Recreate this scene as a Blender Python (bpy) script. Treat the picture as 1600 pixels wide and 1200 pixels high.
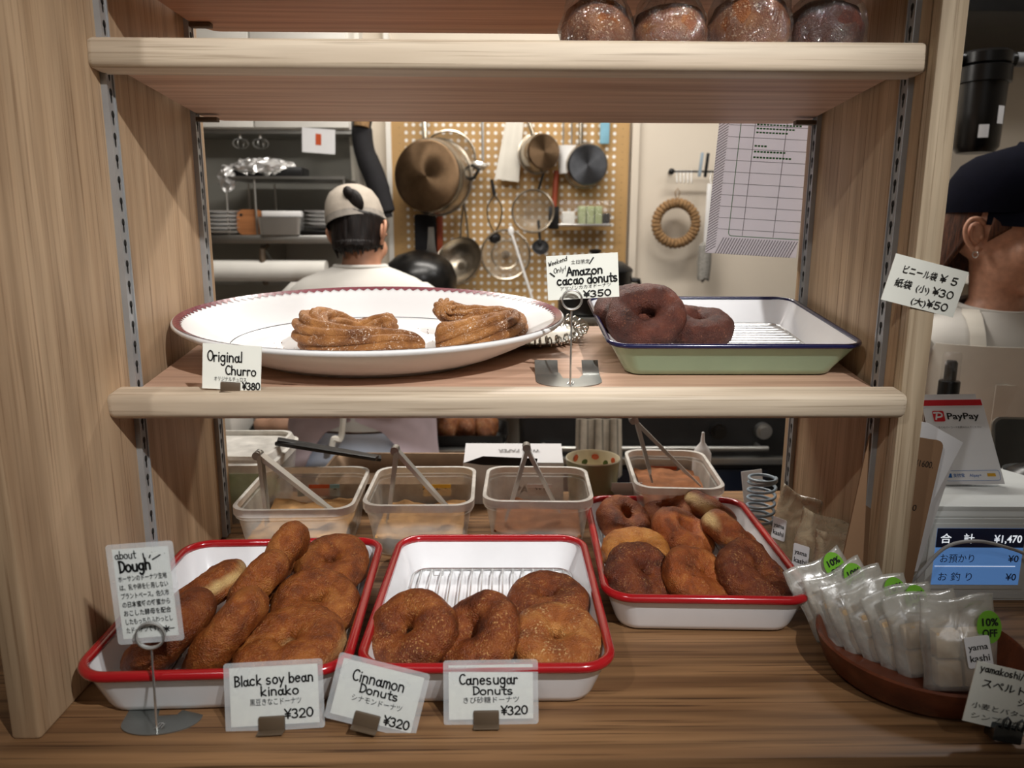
import bpy, bmesh, math, random
from mathutils import Vector, Matrix, Euler, noise
sc = bpy.context.scene
for o in list(bpy.data.objects): bpy.data.objects.remove(o)
COL = sc.collection
PI = math.pi
R = math.radians
random.seed(7)

# ------------------------------------------------------------------ camera, world, lamps, exposure
cam = bpy.data.objects.new('camera', bpy.data.cameras.new('camera')); COL.objects.link(cam)
cm = Matrix(((0.9998755, 0.0000479, -0.0157774), (-0.0154764, 0.1973843, -0.9802040), (0.0030673, 0.9803262, 0.1973605))).to_4x4()
cm.translation = (-0.0110789, -0.7934184, 0.4563219)
cam.matrix_world = cm
cam.data.sensor_width = 36; cam.data.lens = 26.622; cam.data.clip_start = 0.02; cam.data.clip_end = 30
cam.data.dof.use_dof = True; cam.data.dof.focus_distance = 0.93; cam.data.dof.aperture_fstop = 5.6
sc.camera = cam
sc.view_settings.view_transform = 'Standard'; sc.view_settings.look = 'None'
sc.view_settings.gamma = 1; sc.view_settings.use_curve_mapping = False
sc.view_settings.exposure = 0.0
sc.cycles.transparent_max_bounces = 32
sc.cycles.sample_clamp_indirect = 4
world = bpy.data.worlds.new('world'); sc.world = world; world.use_nodes = True
world.node_tree.nodes['Background'].inputs[0].default_value = (.9, .95, 1, 1)
world.node_tree.nodes['Background'].inputs[1].default_value = .05

def lamp(name, kind, loc, target, power, color, **kw):
    d = bpy.data.lights.new(name, kind); d.energy = power; d.color = color
    for k, v in kw.items(): setattr(d, k, v)
    o = bpy.data.objects.new(name, d); COL.objects.link(o); o.location = loc
    o.rotation_euler = (Vector(target) - Vector(loc)).to_track_quat('-Z', 'Y').to_euler()
    return o
lamp('spot_lamp', 'SPOT', (.66, -1.24, 1.50), (-.09, .10, .32), 142, (1, .992, .975), spot_size=R(43), spot_blend=1, shadow_soft_size=.022)
lamp('spot_lamp', 'SPOT', (-.72, -1.22, 1.50), (-.04, .08, .34), 40, (1, .985, .96), spot_size=R(37), spot_blend=1, shadow_soft_size=.022)
lamp('ceiling_panel_or_fill', 'AREA', (.25, 1.30, 1.50), (.25, 1.30, 0), 20, (1, .95, .88), shape='RECTANGLE', size=1.3, size_y=.12)
lamp('kitchen_fill_light', 'AREA', (-.22, .85, 1.14), (-.3, 1.1, 0), 9, (1, .95, .88), shape='RECTANGLE', size=.9, size_y=.10)  # added fill, no lamp seen here; reaches the splashback under the cupboard
lamp('ceiling_panel_or_fill', 'AREA', (1.30, .55, 1.50), (1.2, .75, 0), 5.0, (1, .98, .95), shape='RECTANGLE', size=.6, size_y=.12)
lamp('ceiling_panel_or_fill', 'AREA', (0, -1.9, 1.50), (0, -1.9, 0), 4.5, (.97, .98, 1), shape='RECTANGLE', size=1.2, size_y=.5)  # added weak fill behind the camera, not a known shop fixture

# ------------------------------------------------------------------ geometry helpers
def MT(loc=(0, 0, 0), rot=(0, 0, 0), s=(1, 1, 1)):
    return Matrix.LocRotScale(Vector(loc), Euler(rot), Vector(s))
class G:
    """collects vertices and faces of ONE mesh object"""
    def __init__(self): self.v = []; self.f = []; self.mi = []
    def add(self, v, f, M=None, mi=0):
        b = len(self.v)
        self.v += [tuple(M @ Vector(p)) if M is not None else tuple(p) for p in v]
        self.f += [tuple(b + i for i in q) for q in f]; self.mi += [mi] * len(f)
        return self
    def box(self, x0, x1, y0, y1, z0, z1, bev=0, M=None, mi=0, seg=2):
        if bev <= 0:
            v = [(x, y, z) for x in (x0, x1) for y in (y0, y1) for z in (z0, z1)]
            f = [(0, 1, 3, 2), (4, 6, 7, 5), (0, 4, 5, 1), (2, 3, 7, 6), (0, 2, 6, 4), (1, 5, 7, 3)]
            return self.add(v, f, M, mi)
        bm = bmesh.new(); bmesh.ops.create_cube(bm, size=1)
        for q in bm.verts:
            q.co = ((x0 + x1) / 2 + q.co.x * (x1 - x0), (y0 + y1) / 2 + q.co.y * (y1 - y0), (z0 + z1) / 2 + q.co.z * (z1 - z0))
        bmesh.ops.bevel(bm, geom=list(bm.edges), offset=bev, segments=seg, profile=.5, affect='EDGES')
        bm.verts.index_update()
        self.add([q.co[:] for q in bm.verts], [tuple(q.index for q in fa.verts) for fa in bm.faces], M, mi); bm.free()
        return self
    def rings(self, rings, cap0=True, cap1=True, M=None, mi=0):
        n = len(rings[0]); v = [p for r in rings for p in r]; f = []
        for k in range(len(rings) - 1):
            for i in range(n):
                j = (i + 1) % n
                f.append((k * n + i, k * n + j, (k + 1) * n + j, (k + 1) * n + i))
        if cap0: f.append(tuple(reversed(range(n))))
        if cap1: f.append(tuple(range((len(rings) - 1) * n, len(rings) * n)))
        return self.add(v, f, M, mi)
    def tube(self, pts, r, n=8, closed=False, M=None, mi=0, sec=None, twist=0):
        pts = [Vector(p) for p in pts]; N = len(pts); rings = []
        rr = r if isinstance(r, (list, tuple)) else [r] * N
        up = None
        for i, p in enumerate(pts):
            a = pts[(i - 1) % N] if closed or i > 0 else p
            b = pts[(i + 1) % N] if closed or i < N - 1 else p
            t = (b - a).normalized() if (b - a).length > 1e-9 else Vector((0, 0, 1))
            if up is None: up = Vector((0, 0, 1)) if abs(t.z) < .9 else Vector((1, 0, 0))
            s = t.cross(up).normalized(); up = s.cross(t).normalized()
            ring = []
            for k in range(n):
                ang = 2 * PI * k / n + twist * i; q = rr[i] * (sec(k) if sec else 1)
                ring.append(tuple(p + s * (math.cos(ang) * q) + up * (math.sin(ang) * q)))
            rings.append(ring)
        if closed: rings.append(rings[0]); return self.rings(rings, False, False, M, mi)
        return self.rings(rings, True, True, M, mi)
    def lathe(self, prof, n=32, M=None, mi=0, sx=1, sy=1, cap0=True, cap1=True):
        return self.rings([[(r * sx * math.cos(2 * PI * k / n), r * sy * math.sin(2 * PI * k / n), z) for k in range(n)] for r, z in prof], cap0, cap1, M, mi)
    def ball(self, c, r, n=20, m=12, M=None, mi=0):
        if not isinstance(r, (tuple, list)): r = (r, r, r)
        rings = []
        for i in range(m + 1):
            a = -PI / 2 + PI * (i + .02) / (m + .04)
            rings.append([(c[0] + r[0] * math.cos(a) * math.cos(2 * PI * k / n), c[1] + r[1] * math.cos(a) * math.sin(2 * PI * k / n), c[2] + r[2] * math.sin(a)) for k in range(n)])
        return self.rings(rings, True, True, M, mi)
    def prism(self, out, t0, t1, M=None, mi=0):
        n = len(out)
        return self.rings([[(x, y, t0) for x, y in out], [(x, y, t1) for x, y in out]], True, True, M, mi)
    def sheet(self, fn, nu, nv, thick=.0006, M=None, mi=0):
        P = [[Vector(fn(i / nu, j / nv)) for j in range(nv + 1)] for i in range(nu + 1)]
        v = []; f = []
        for side in (0, 1):
            for i in range(nu + 1):
                for j in range(nv + 1):
                    a = P[min(i + 1, nu)][j] - P[max(i - 1, 0)][j]; b = P[i][min(j + 1, nv)] - P[i][max(j - 1, 0)]
                    nn = a.cross(b); nn = nn.normalized() if nn.length > 1e-12 else Vector((0, 0, 1))
                    v.append(tuple(P[i][j] + nn * (thick * (.5 - side))))
        W = nv + 1; B = (nu + 1) * W
        for i in range(nu):
            for j in range(nv):
                q = (i * W + j, (i + 1) * W + j, (i + 1) * W + j + 1, i * W + j + 1)
                f.append(q); f.append(tuple(B + k for k in reversed(q)))
        loop = [(i, 0) for i in range(nu)] + [(nu, j) for j in range(nv)] + [(i, nv) for i in range(nu, 0, -1)] + [(0, j) for j in range(nv, 0, -1)]
        for k in range(len(loop)):
            a = loop[k]; b = loop[(k + 1) % len(loop)]
            ia = a[0] * W + a[1]; ib = b[0] * W + b[1]
            f.append((ib, ia, B + ia, B + ib))
        return self.add(v, f, M, mi)
    def mesh(self, name, mats, smooth=True, angle=40):
        me = bpy.data.meshes.new(name); me.from_pydata(self.v, [], self.f)
        for m in (mats if isinstance(mats, (list, tuple)) else [mats]): me.materials.append(m)
        me.polygons.foreach_set('material_index', self.mi)
        bm = bmesh.new(); bm.from_mesh(me); bmesh.ops.recalc_face_normals(bm, faces=bm.faces); bm.to_mesh(me); bm.free()
        if smooth:
            me.shade_smooth(); me.set_sharp_from_angle(angle=R(angle))
        me.update()
        return me
    def build(self, name, mats, parent=None, M=None, smooth=True, angle=40, label=None):
        o = bpy.data.objects.new(name, self.mesh(name, mats, smooth, angle)); COL.objects.link(o)
        if parent: o.parent = parent
        if M is not None: o.matrix_local = M
        if label: o['label'] = label
        return o
def thing(name, label, cat, loc=(0, 0, 0), rot=(0, 0, 0), group=None):
    o = bpy.data.objects.new(name, None); COL.objects.link(o); o.empty_display_size = .02
    o.location = loc; o.rotation_euler = rot
    return tag(o, label, cat, group)
def tag(o, label, cat, group=None, kind=None):
    o['label'] = label; o['category'] = cat
    if group: o['group'] = group
    if kind: o['kind'] = kind
    return o
def struct(name, g, m, label, **k):
    o = g.build(name, m, **k); o['kind'] = 'structure'; o['label'] = label; o['category'] = name.split('_')[0]
    return o
def dup(root, loc=None, rot=None, label=None):
    def cp(o, par):
        c = o.copy(); COL.objects.link(c)
        if par: c.parent = par
        for ch in o.children: cp(ch, c)
        return c
    c = cp(root, None)
    if loc is not None: c.location = loc
    if rot is not None: c.rotation_euler = rot
    if label: c['label'] = label
    return c
def remesh(g, voxel, smooth=6):
    """fuse the pieces collected in g into one continuous surface"""
    o = g.build('fuse', []); md = o.modifiers.new('r', 'REMESH'); md.mode = 'VOXEL'; md.voxel_size = voxel
    ms = o.modifiers.new('s', 'SMOOTH'); ms.iterations = smooth; ms.factor = .5
    dg = bpy.context.evaluated_depsgraph_get(); dg.update()
    me = bpy.data.meshes.new_from_object(o.evaluated_get(dg))
    out = G(); out.add([v.co[:] for v in me.vertices], [tuple(p.vertices) for p in me.polygons])
    bpy.data.objects.remove(o); bpy.data.meshes.remove(me)
    return out
def rrect(w, d, r, z, n=6):
    pts = []
    for cx, cy, a0 in ((w / 2 - r, d / 2 - r, 0), (-w / 2 + r, d / 2 - r, 90), (-w / 2 + r, -d / 2 + r, 180), (w / 2 - r, -d / 2 + r, 270)):
        for k in range(n + 1):
            a = R(a0 + 90 * k / n); pts.append((cx + r * math.cos(a), cy + r * math.sin(a), z))
    return pts
def arc(cx, cy, rx, ry, a0, a1, n=9):
    return [(cx + rx * math.cos(R(a0 + (a1 - a0) * k / n)), cy + ry * math.sin(R(a0 + (a1 - a0) * k / n))) for k in range(n + 1)]
def crspline(pts, n=8):
    P = [Vector(p) for p in pts]; out = []
    for i in range(len(P) - 1):
        p0 = P[max(i - 1, 0)]; p1 = P[i]; p2 = P[i + 1]; p3 = P[min(i + 2, len(P) - 1)]
        for k in range(n):
            t = k / n
            out.append(.5 * ((2 * p1) + (p2 - p0) * t + (2 * p0 - 5 * p1 + 4 * p2 - p3) * t * t + (3 * p1 - p0 - 3 * p2 + p3) * t ** 3))
    out.append(P[-1]); return out

# ------------------------------------------------------------------ materials
def lin(h):
    h = h.lstrip('#'); c = [int(h[i:i + 2], 16) / 255 for i in (0, 2, 4)]
    return tuple(x / 12.92 if x <= .04045 else ((x + .055) / 1.055) ** 2.4 for x in c) + (1,)
def nt(name):
    m = bpy.data.materials.new(name); m.use_nodes = True
    t = m.node_tree; b = t.nodes['Principled BSDF']; return m, t, b
def N(t, typ, **k):
    n = t.nodes.new(typ)
    for a, v in k.items():
        if a.startswith('i_'): n.inputs[a[2:].replace('_', ' ')].default_value = v
        else: setattr(n, a, v)
    return n
def coord(t, scale=(1, 1, 1), rot=(0, 0, 0)):
    c = N(t, 'ShaderNodeTexCoord'); m = N(t, 'ShaderNodeMapping'); m.inputs['Scale'].default_value = scale; m.inputs['Rotation'].default_value = rot
    t.links.new(c.outputs['Object'], m.inputs['Vector']); return m.outputs[0]
def ramp(t, fac, stops):
    r = N(t, 'ShaderNodeValToRGB'); e = r.color_ramp.elements
    while len(e) < len(stops): e.new(.5)
    for q, (p, c) in zip(e, stops): q.position = p; q.color = c
    t.links.new(fac, r.inputs[0]); return r.outputs[0]
def mixc(t, fac, a, b, mode='MIX'):
    m = N(t, 'ShaderNodeMix', data_type='RGBA', blend_type=mode)
    for s, v in ((0, fac), (6, a), (7, b)):
        if hasattr(v, 'node'): t.links.new(v, m.inputs[s])
        else: m.inputs[s].default_value = v
    return m.outputs[2]
def tex(t, vec, scale, detail=3, rough=.5, dist=0):
    n = N(t, 'ShaderNodeTexNoise'); n.inputs['Scale'].default_value = scale; n.inputs['Detail'].default_value = detail
    n.inputs['Roughness'].default_value = rough; n.inputs['Distortion'].default_value = dist
    t.links.new(vec, n.inputs['Vector']); return n.outputs['Fac']
def bump(t, b, h, strength=.3, dist=.001):
    n = N(t, 'ShaderNodeBump'); n.inputs['Strength'].default_value = strength; n.inputs['Distance'].default_value = dist
    t.links.new(h, n.inputs['Height']); t.links.new(n.outputs[0], b.inputs['Normal'])
def mat(name, col, rough=.5, metal=0, var=.12, vs=18, bmp=0, bs=200, spec=.5, alpha=1, emit=0, coat=0, trans=0):
    """plain surface with slight procedural tone variation"""
    m, t, b = nt(name); c = lin(col) if isinstance(col, str) else col
    v = coord(t); f = tex(t, v, vs, 4)
    lo = tuple(x * (1 - var) for x in c[:3]) + (1,); hi = tuple(min(1, x * (1 + var)) for x in c[:3]) + (1,)
    cc = ramp(t, f, ((.3, lo), (.7, hi))); t.links.new(cc, b.inputs['Base Color'])
    b.inputs['Roughness'].default_value = rough; b.inputs['Metallic'].default_value = metal
    b.inputs['Specular IOR Level'].default_value = spec; b.inputs['Alpha'].default_value = alpha
    b.inputs['Coat Weight'].default_value = coat; b.inputs['Transmission Weight'].default_value = trans
    if emit: t.links.new(cc, b.inputs['Emission Color']); b.inputs['Emission Strength'].default_value = emit
    if bmp: bump(t, b, tex(t, v, bs, 4), bmp)
    return m
def wood(name, c1, c2, c3, axis='x', scale=1, rough=.55, pore=.5, ring=9):
    m, t, b = nt(name)
    st = {'x': (.06, 1, 1), 'y': (1, .06, 1), 'z': (1, 1, .06)}[axis]; st = tuple(q * scale for q in st)
    v = coord(t, st); c1, c2, c3 = lin(c1), lin(c2), lin(c3)
    f = tex(t, v, ring, 5, .55, 1.2); base = ramp(t, f, ((.3, c1), (.5, c2), (.7, c1)))
    fs = ramp(t, tex(t, v, ring * 5, 3, .6), ((.35, (.78, .76, .74, 1)), (.6, (1.1, 1.1, 1.1, 1))))
    base = mixc(t, min(1, pore + .2), base, fs, 'MULTIPLY')
    w = N(t, 'ShaderNodeTexWave', wave_type='BANDS', bands_direction={'x': 'Y', 'y': 'X', 'z': 'X'}[axis])
    w.inputs['Scale'].default_value = 14; w.inputs['Distortion'].default_value = 9; w.inputs['Detail'].default_value = 3; w.inputs['Detail Scale'].default_value = 1.3
    t.links.new(v, w.inputs['Vector'])
    wf = ramp(t, w.outputs['Fac'], ((.45, (0, 0, 0, 1)), (1, (1, 1, 1, 1))))
    mm = N(t, 'ShaderNodeMath', operation='MULTIPLY'); t.links.new(wf, mm.inputs[0]); mm.inputs[1].default_value = .42 * pore
    base = mixc(t, mm.outputs[0], base, c3)
    pf = tex(t, coord(t, tuple(q * (2.2 if q > .5 * scale else .5) for q in st)), 150, 2, .6)
    pr = ramp(t, pf, ((.56, (0, 0, 0, 1)), (.70, (1, 1, 1, 1))))
    mp = N(t, 'ShaderNodeMath', operation='MULTIPLY'); t.links.new(pr, mp.inputs[0]); mp.inputs[1].default_value = pore
    base = mixc(t, mp.outputs[0], base, c3)
    t.links.new(base, b.inputs['Base Color']); b.inputs['Roughness'].default_value = rough
    b.inputs['Specular IOR Level'].default_value = .35
    bump(t, b, pf, .12, .0006)
    return m
def dough(name, dark, mid, light, pale=None, speck=.0, specc='#e8b878', bandw=.006, rough=.46, sc1=38, bstr=.75):
    """fried crust: brown blotches, an unbrowned line round the middle, sugar grains"""
    m, t, b = nt(name); v = coord(t)
    oi = N(t, 'ShaderNodeObjectInfo'); ad = N(t, 'ShaderNodeVectorMath', operation='ADD')
    ml = N(t, 'ShaderNodeMath', operation='MULTIPLY'); t.links.new(oi.outputs['Random'], ml.inputs[0]); ml.inputs[1].default_value = 7
    t.links.new(v, ad.inputs[0]); t.links.new(ml.outputs[0], ad.inputs[1]); vr = ad.outputs[0]
    f = tex(t, vr, sc1, 6, .6, .4)
    c = ramp(t, f, ((.30, lin(dark)), (.50, lin(mid)), (.72, lin(light))))
    if pale:
        sx = N(t, 'ShaderNodeSeparateXYZ'); t.links.new(v, sx.inputs[0])
        wob = tex(t, vr, 26, 2); ab = N(t, 'ShaderNodeMath', operation='MULTIPLY_ADD'); t.links.new(wob, ab.inputs[0]); ab.inputs[1].default_value = .018; ab.inputs[2].default_value = -.009
        su = N(t, 'ShaderNodeMath', operation='ADD'); t.links.new(sx.outputs[2], su.inputs[0]); t.links.new(ab.outputs[0], su.inputs[1])
        a2 = N(t, 'ShaderNodeMath', operation='ABSOLUTE'); t.links.new(su.outputs[0], a2.inputs[0])
        dv = N(t, 'ShaderNodeMath', operation='DIVIDE'); t.links.new(a2.outputs[0], dv.inputs[0]); dv.inputs[1].default_value = bandw
        pf = ramp(t, dv.outputs[0], ((.25, (1, 1, 1, 1)), (1, (0, 0, 0, 1))))
        big = ramp(t, tex(t, vr, 14, 2), ((.45, (0, 0, 0, 1)), (.62, (1, 1, 1, 1))))
        pm = N(t, 'ShaderNodeMath', operation='MULTIPLY'); t.links.new(pf, pm.inputs[0]); t.links.new(big, pm.inputs[1])
        c = mixc(t, pm.outputs[0], c, lin(pale))
    if speck:
        sf = ramp(t, tex(t, vr, 430, 3, .62), ((.56, (0, 0, 0, 1)), (.66, (1, 1, 1, 1))))
        ds = ramp(t, tex(t, vr, 60, 3), ((.42, (0, 0, 0, 1)), (.6, (speck, speck, speck, 1))))
        sm = N(t, 'ShaderNodeMath', operation='MULTIPLY'); t.links.new(sf, sm.inputs[0]); t.links.new(ds, sm.inputs[1])
        c = mixc(t, sm.outputs[0], c, lin(specc))
    t.links.new(c, b.inputs['Base Color']); b.inputs['Roughness'].default_value = rough
    b.inputs['Specular IOR Level'].default_value = .45
    b.inputs['Subsurface Weight'].default_value = 0
    h = N(t, 'ShaderNodeMath', operation='ADD'); t.links.new(tex(t, vr, 120, 5, .65), h.inputs[0]); t.links.new(tex(t, vr, 700, 2), h.inputs[1])
    bump(t, b, h.outputs[0], bstr, .0032)
    return m
def film(name, col, alpha, rough=.25, wr=0, spec=.6):
    m, t, b = nt(name); b.inputs['Base Color'].default_value = lin(col); b.inputs['Roughness'].default_value = rough
    v = coord(t); f = tex(t, v, 30, 3)
    a = ramp(t, f, ((.3, (alpha * .75,) * 3 + (1,)), (.7, (min(1, alpha * 1.25),) * 3 + (1,)))); t.links.new(a, b.inputs['Alpha'])
    b.inputs['Specular IOR Level'].default_value = spec
    if wr: bump(t, b, tex(t, v, 55, 4, .6, 1.5), wr, .006)
    return m

def clear(name, milky=.1, gloss=.12, wr=1.0, sc=60, rough=.1, col='#ffffff'):
    """thin clear film: mostly see-through, a little milky, glossy on its creases"""
    m, t, b = nt(name); out = t.nodes['Material Output']
    tr = N(t, 'ShaderNodeBsdfTransparent'); gl = N(t, 'ShaderNodeBsdfGlossy'); gl.inputs['Roughness'].default_value = rough
    b.inputs['Base Color'].default_value = lin(col); b.inputs['Roughness'].default_value = .6
    v = coord(t); f = tex(t, v, sc, 4, .6, 1.5)
    bp = N(t, 'ShaderNodeBump'); bp.inputs['Strength'].default_value = min(1, wr); bp.inputs['Distance'].default_value = .006
    t.links.new(f, bp.inputs['Height']); t.links.new(bp.outputs[0], gl.inputs['Normal']); t.links.new(bp.outputs[0], b.inputs['Normal'])
    m1 = N(t, 'ShaderNodeMixShader'); m2 = N(t, 'ShaderNodeMixShader')
    fa = ramp(t, f, ((.3, (milky * .5,) * 3 + (1,)), (.7, (min(1, milky * 1.5),) * 3 + (1,))))
    fr = N(t, 'ShaderNodeLayerWeight'); fr.inputs['Blend'].default_value = .25
    ad = N(t, 'ShaderNodeMath', operation='MULTIPLY_ADD'); t.links.new(fr.outputs['Facing'], ad.inputs[0]); ad.inputs[1].default_value = .35; ad.inputs[2].default_value = gloss
    t.links.new(fa, m1.inputs[0]); t.links.new(tr.outputs[0], m1.inputs[1]); t.links.new(b.outputs[0], m1.inputs[2])
    t.links.new(ad.outputs[0], m2.inputs[0]); t.links.new(m1.outputs[0], m2.inputs[1]); t.links.new(gl.outputs[0], m2.inputs[2])
    t.links.new(m2.outputs[0], out.inputs['Surface']); return m
def hairmat(name, c1, c2):
    m, t, b = nt(name); f = tex(t, coord(t, (1, 1, .08)), 260, 3, .6, .3)
    t.links.new(ramp(t, f, ((.35, lin(c1)), (.65, lin(c2)))), b.inputs['Base Color']); b.inputs['Roughness'].default_value = .5
    b.inputs['Specular IOR Level'].default_value = .3; bump(t, b, f, .6, .003); return m

M = {}
M['oak_edge'] = wood('pale oak edge', '#b9a690', '#cabaa4', '#7d6850', 'x', 1, .5, .5)
M['oak_shelf'] = wood('oak shelf board', '#b38e76', '#c7a38b', '#825d46', 'x', 1, .5, .45)
M['oak_panel'] = wood('oak side panel', '#ac8f70', '#c0a586', '#735439', 'z', 1, .55, .65)
M['oak_upright'] = wood('oak upright edge', '#b29c80', '#c5b297', '#7a6044', 'z', 1.2, .6, .6)
M['counter'] = wood('oiled oak counter', '#77563a', '#94704d', '#3d281a', 'x', .9, .45, .95, 8)
M['bowlwood'] = wood('reddish turned wood', '#4d2516', '#65341f', '#2b140b', 'x', 1.5, .35, .3)
M['boardwood'] = wood('brown board wood', '#8f5a34', '#a87046', '#5a341c', 'x', 1.5, .5, .4)
M['enamel'] = mat('white enamel', '#eeeef0', .16, 0, .03, coat=.3)
M['red'] = mat('red enamel rim', '#a0161c', .18, 0, .08, coat=.4)
M['green'] = mat('sage green enamel', '#9dbb9f', .2, 0, .05, coat=.3)
M['navy'] = mat('navy enamel rim', '#14163f', .2, 0, .1, coat=.3)
M['steel'] = mat('polished steel', '#dcdcda', .27, .9, .06)
M['brushed'] = mat('brushed steel', '#b5b4b0', .36, 1, .12, 8)
M['zinc'] = mat('zinc shelf standard', '#a2a3a4', .4, .35, .1)
M['slot'] = mat('dark slot', '#15130f', .8)
M['porcelain'] = mat('white porcelain', '#e6e5e4', .3, 0, .02, coat=.1)
M['burgundy'] = mat('burgundy glaze', '#6f2030', .2, 0, .15, coat=.3)
M['paper'] = mat('white card paper', '#e6e6dc', .75, 0, .03)
M['paperw'] = mat('white copy paper', '#e4e4e6', .75, 0, .03)
M['ink'] = mat('black ink', '#0d0d0d', .6)
M['inkgrey'] = mat('thin pen ink', '#26282b', .6)
M['clipbrown'] = mat('brown plastic clip', '#564737', .45, 0, .1)
M['lam'] = film('laminate film', '#e8ecee', .28, .12)
M['pp'] = film('milky plastic', '#f1ece2', .40, .28)
M['pprim'] = film('milky plastic rim', '#f4f1ea', .74, .3)
M['bag'] = clear('frosted cookie bag', .24, .06, .12, 18, .2, '#dfdcd2')
M['bagtan'] = clear('tan cookie bag', .5, .05, .12, 18, .25, '#c9b797')
M['cling'] = clear('cling film', .012, .07, .9, 45, .05)
M['donut'] = dough('cane sugar crust', '#451b08', '#793a14', '#a35f2a', None, .7, '#d9a868', sc1=30)
M['kinako'] = dough('soy flour crust', '#5a270a', '#884617', '#ae6d31', None, .45, '#cf9c5c')
M['kinakop'] = dough('pale seamed soy flour crust', '#5a270a', '#884617', '#ae6d31', '#cfae74', .45, '#cf9c5c', .009)
M['cinna'] = dough('cinnamon crust', '#5c270b', '#91481a', '#b66e32', None, .35, '#d8a868', rough=.46)
M['cinnap'] = dough('pale sided cinnamon crust', '#552309', '#854017', '#a9642c', '#dcbb80', .35, '#d8a868', .012, .46)
M['donutl'] = dough('pale cane sugar crust', '#6a3311', '#985524', '#bd8142', None, .8, '#e6c48c', sc1=34)
M['kinakod'] = dough('dark soy flour crust', '#4a1f0a', '#70340f', '#8f4f20', None, .3, '#c8945c')
M['cinnad'] = dough('dark cinnamon crust', '#3a1508', '#652d14', '#874720', None, .5, '#d8a868', rough=.45)
M['cinnal'] = dough('light cinnamon crust', '#8a4a1a', '#ae6d2d', '#c88f48', None, .4, '#e6c48a', rough=.4)
M['cacao'] = dough('cacao crust', '#331710', '#50261a', '#6c3725', None, .5, '#a0694c', sc1=40, rough=.55)
M['churro'] = dough('sugared churro', '#5f3418', '#94602f', '#bd854a', None, 1, '#e8d6c4', rough=.6, sc1=26)
M['bread'] = dough('bread crust', '#55290f', '#80471f', '#a56d3c', None, .9, '#dcc4a4')
M['cookie'] = mat('shortbread', '#cbb08a', .8, 0, .18, 60, .3)
M['black'] = mat('black plastic', '#0c0b0b', .3, 0, .1)
M['blackmatte'] = mat('dark fabric', '#17161a', .85, 0, .2, 60, .3)
M['darksteel'] = mat('dark oven steel', '#2b2b2c', .38, .6, .15)
M['bronze'] = mat('bronzed pan base', '#6b5642', .42, 1, .2, 10)
M['steelwarm'] = mat('warm steel', '#b3a898', .24, 1, .1, 8)
M['panbase'] = mat('blackened pan base', '#5c5e62', .5, .8, .35, 30)
M['wall'] = mat('cream painted wall', '#d8cdbd', .8, 0, .03, 3)
M['wallgrey'] = mat('grey splashback', '#9b9a93', .5, .1, .08, 3)
M['white'] = mat('white paint', '#e3e0d9', .6, 0, .03)
M['plasticw'] = mat('white device plastic', '#d3d8d8', .4, 0, .03)
M['floor'] = mat('grey floor', '#5d5751', .6, 0, .1)
M['shopwall'] = mat('shop wall', '#b9b1a4', .85, 0, .04, 3)
M['peg'] = mat('pegboard face', '#b8935f', .6, 0, .05, 6)
M['hole'] = mat('white wall seen through peg holes', '#efece6', .6)
M['skin'] = mat('skin', '#c08c70', .5, 0, .08, 40, .1)
M['skin2'] = mat('freckled skin', '#cc987e', .5, 0, .12, 90, .1)
M['hair'] = hairmat('black hair', '#080505', '#1d1411')
M['hair2'] = hairmat('brown hair', '#24120b', '#5a3421')
M['tee'] = mat('white cotton', '#cbc8c2', .9, 0, .04, 12, .15, 30)
M['apron'] = mat('lilac apron cotton', '#c6b4bb', .9, 0, .06, 14, .2, 30)
M['apron2'] = mat('cream apron cotton', '#d8d3c8', .9, 0, .05, 14, .25, 25)
M['jeans'] = mat('pale blue cotton', '#b9c2d2', .9, 0, .08, 14, .2, 30)
M['capgrey'] = mat('oatmeal cap wool', '#a3998d', .95, 0, .08, 60, .3)
M['capnavy'] = mat('navy cap cotton', '#0b0c18', .9, 0, .15, 40, .2, spec=.08)
M['foil'] = mat('aluminium foil', '#e4e4e4', .25, .75, .05, 10, .8, 60)
M['rope'] = mat('straw rope', '#8f6f4a', .85, 0, .4, 90, .8, 160)
M['towel'] = mat('striped linen', '#b5ab9b', .95, 0, .15, 40, .3)
M['amber'] = mat('amber glass', '#2a0f08', .12, 0, .1, coat=.5)
M['kraft'] = mat('brown kraft board', '#8a6a4e', .8, 0, .06)
M['stickgreen'] = mat('green sticker', '#6fae2c', .5, 0, .04)
M['bluegrey'] = mat('blue grey coated wire', '#93a2ae', .35, 0, .08)
M['cacaopow'] = mat('brown sugar powder', '#8f5a35', .9, 0, .25, 50, .8, 150)
M['kinpow'] = mat('tan powder', '#b88d5a', .9, 0, .25, 50, .8, 150)
M['plate_steel'] = mat('dull base plate steel', '#8f918e', .3, .85, .15, 12)
M['darkchrome'] = mat('dark chrome', '#5c6064', .2, 1, .2, 30)
M['tongsteel'] = mat('tongs steel', '#d2d2ce', .28, .6, .06)
for k_, c_ in (('bronze', '#7a624a'), ('steelwarm', '#b3a898'), ('panbase', '#63656a')):
    m_ = M[k_]; t_ = m_.node_tree; b_ = t_.nodes['Principled BSDF']; b_.inputs['Anisotropic'].default_value = .85
    tg_ = N(t_, 'ShaderNodeTangent', direction_type='RADIAL', axis='Z'); t_.links.new(tg_.outputs[0], b_.inputs['Tangent'])
    f_ = tex(t_, coord(t_), 16, 6, .65); t_.links.new(ramp(t_, f_, ((.25, tuple(x * .55 for x in lin(c_)[:3]) + (1,)), (.65, lin(c_)))), b_.inputs['Base Color'])
    b_.inputs['Metallic'].default_value = .92
M['mugg'] = mat('mug glaze', '#d8cfb4', .25, 0, .05)
M['mugo'] = mat('olive mug glaze', '#8e8a68', .3, 0, .05)
M['orange'] = mat('orange glaze', '#c2542c', .4)
M['leafg'] = mat('green leaf', '#4a5f22', .6, 0, .4, 60)
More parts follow.
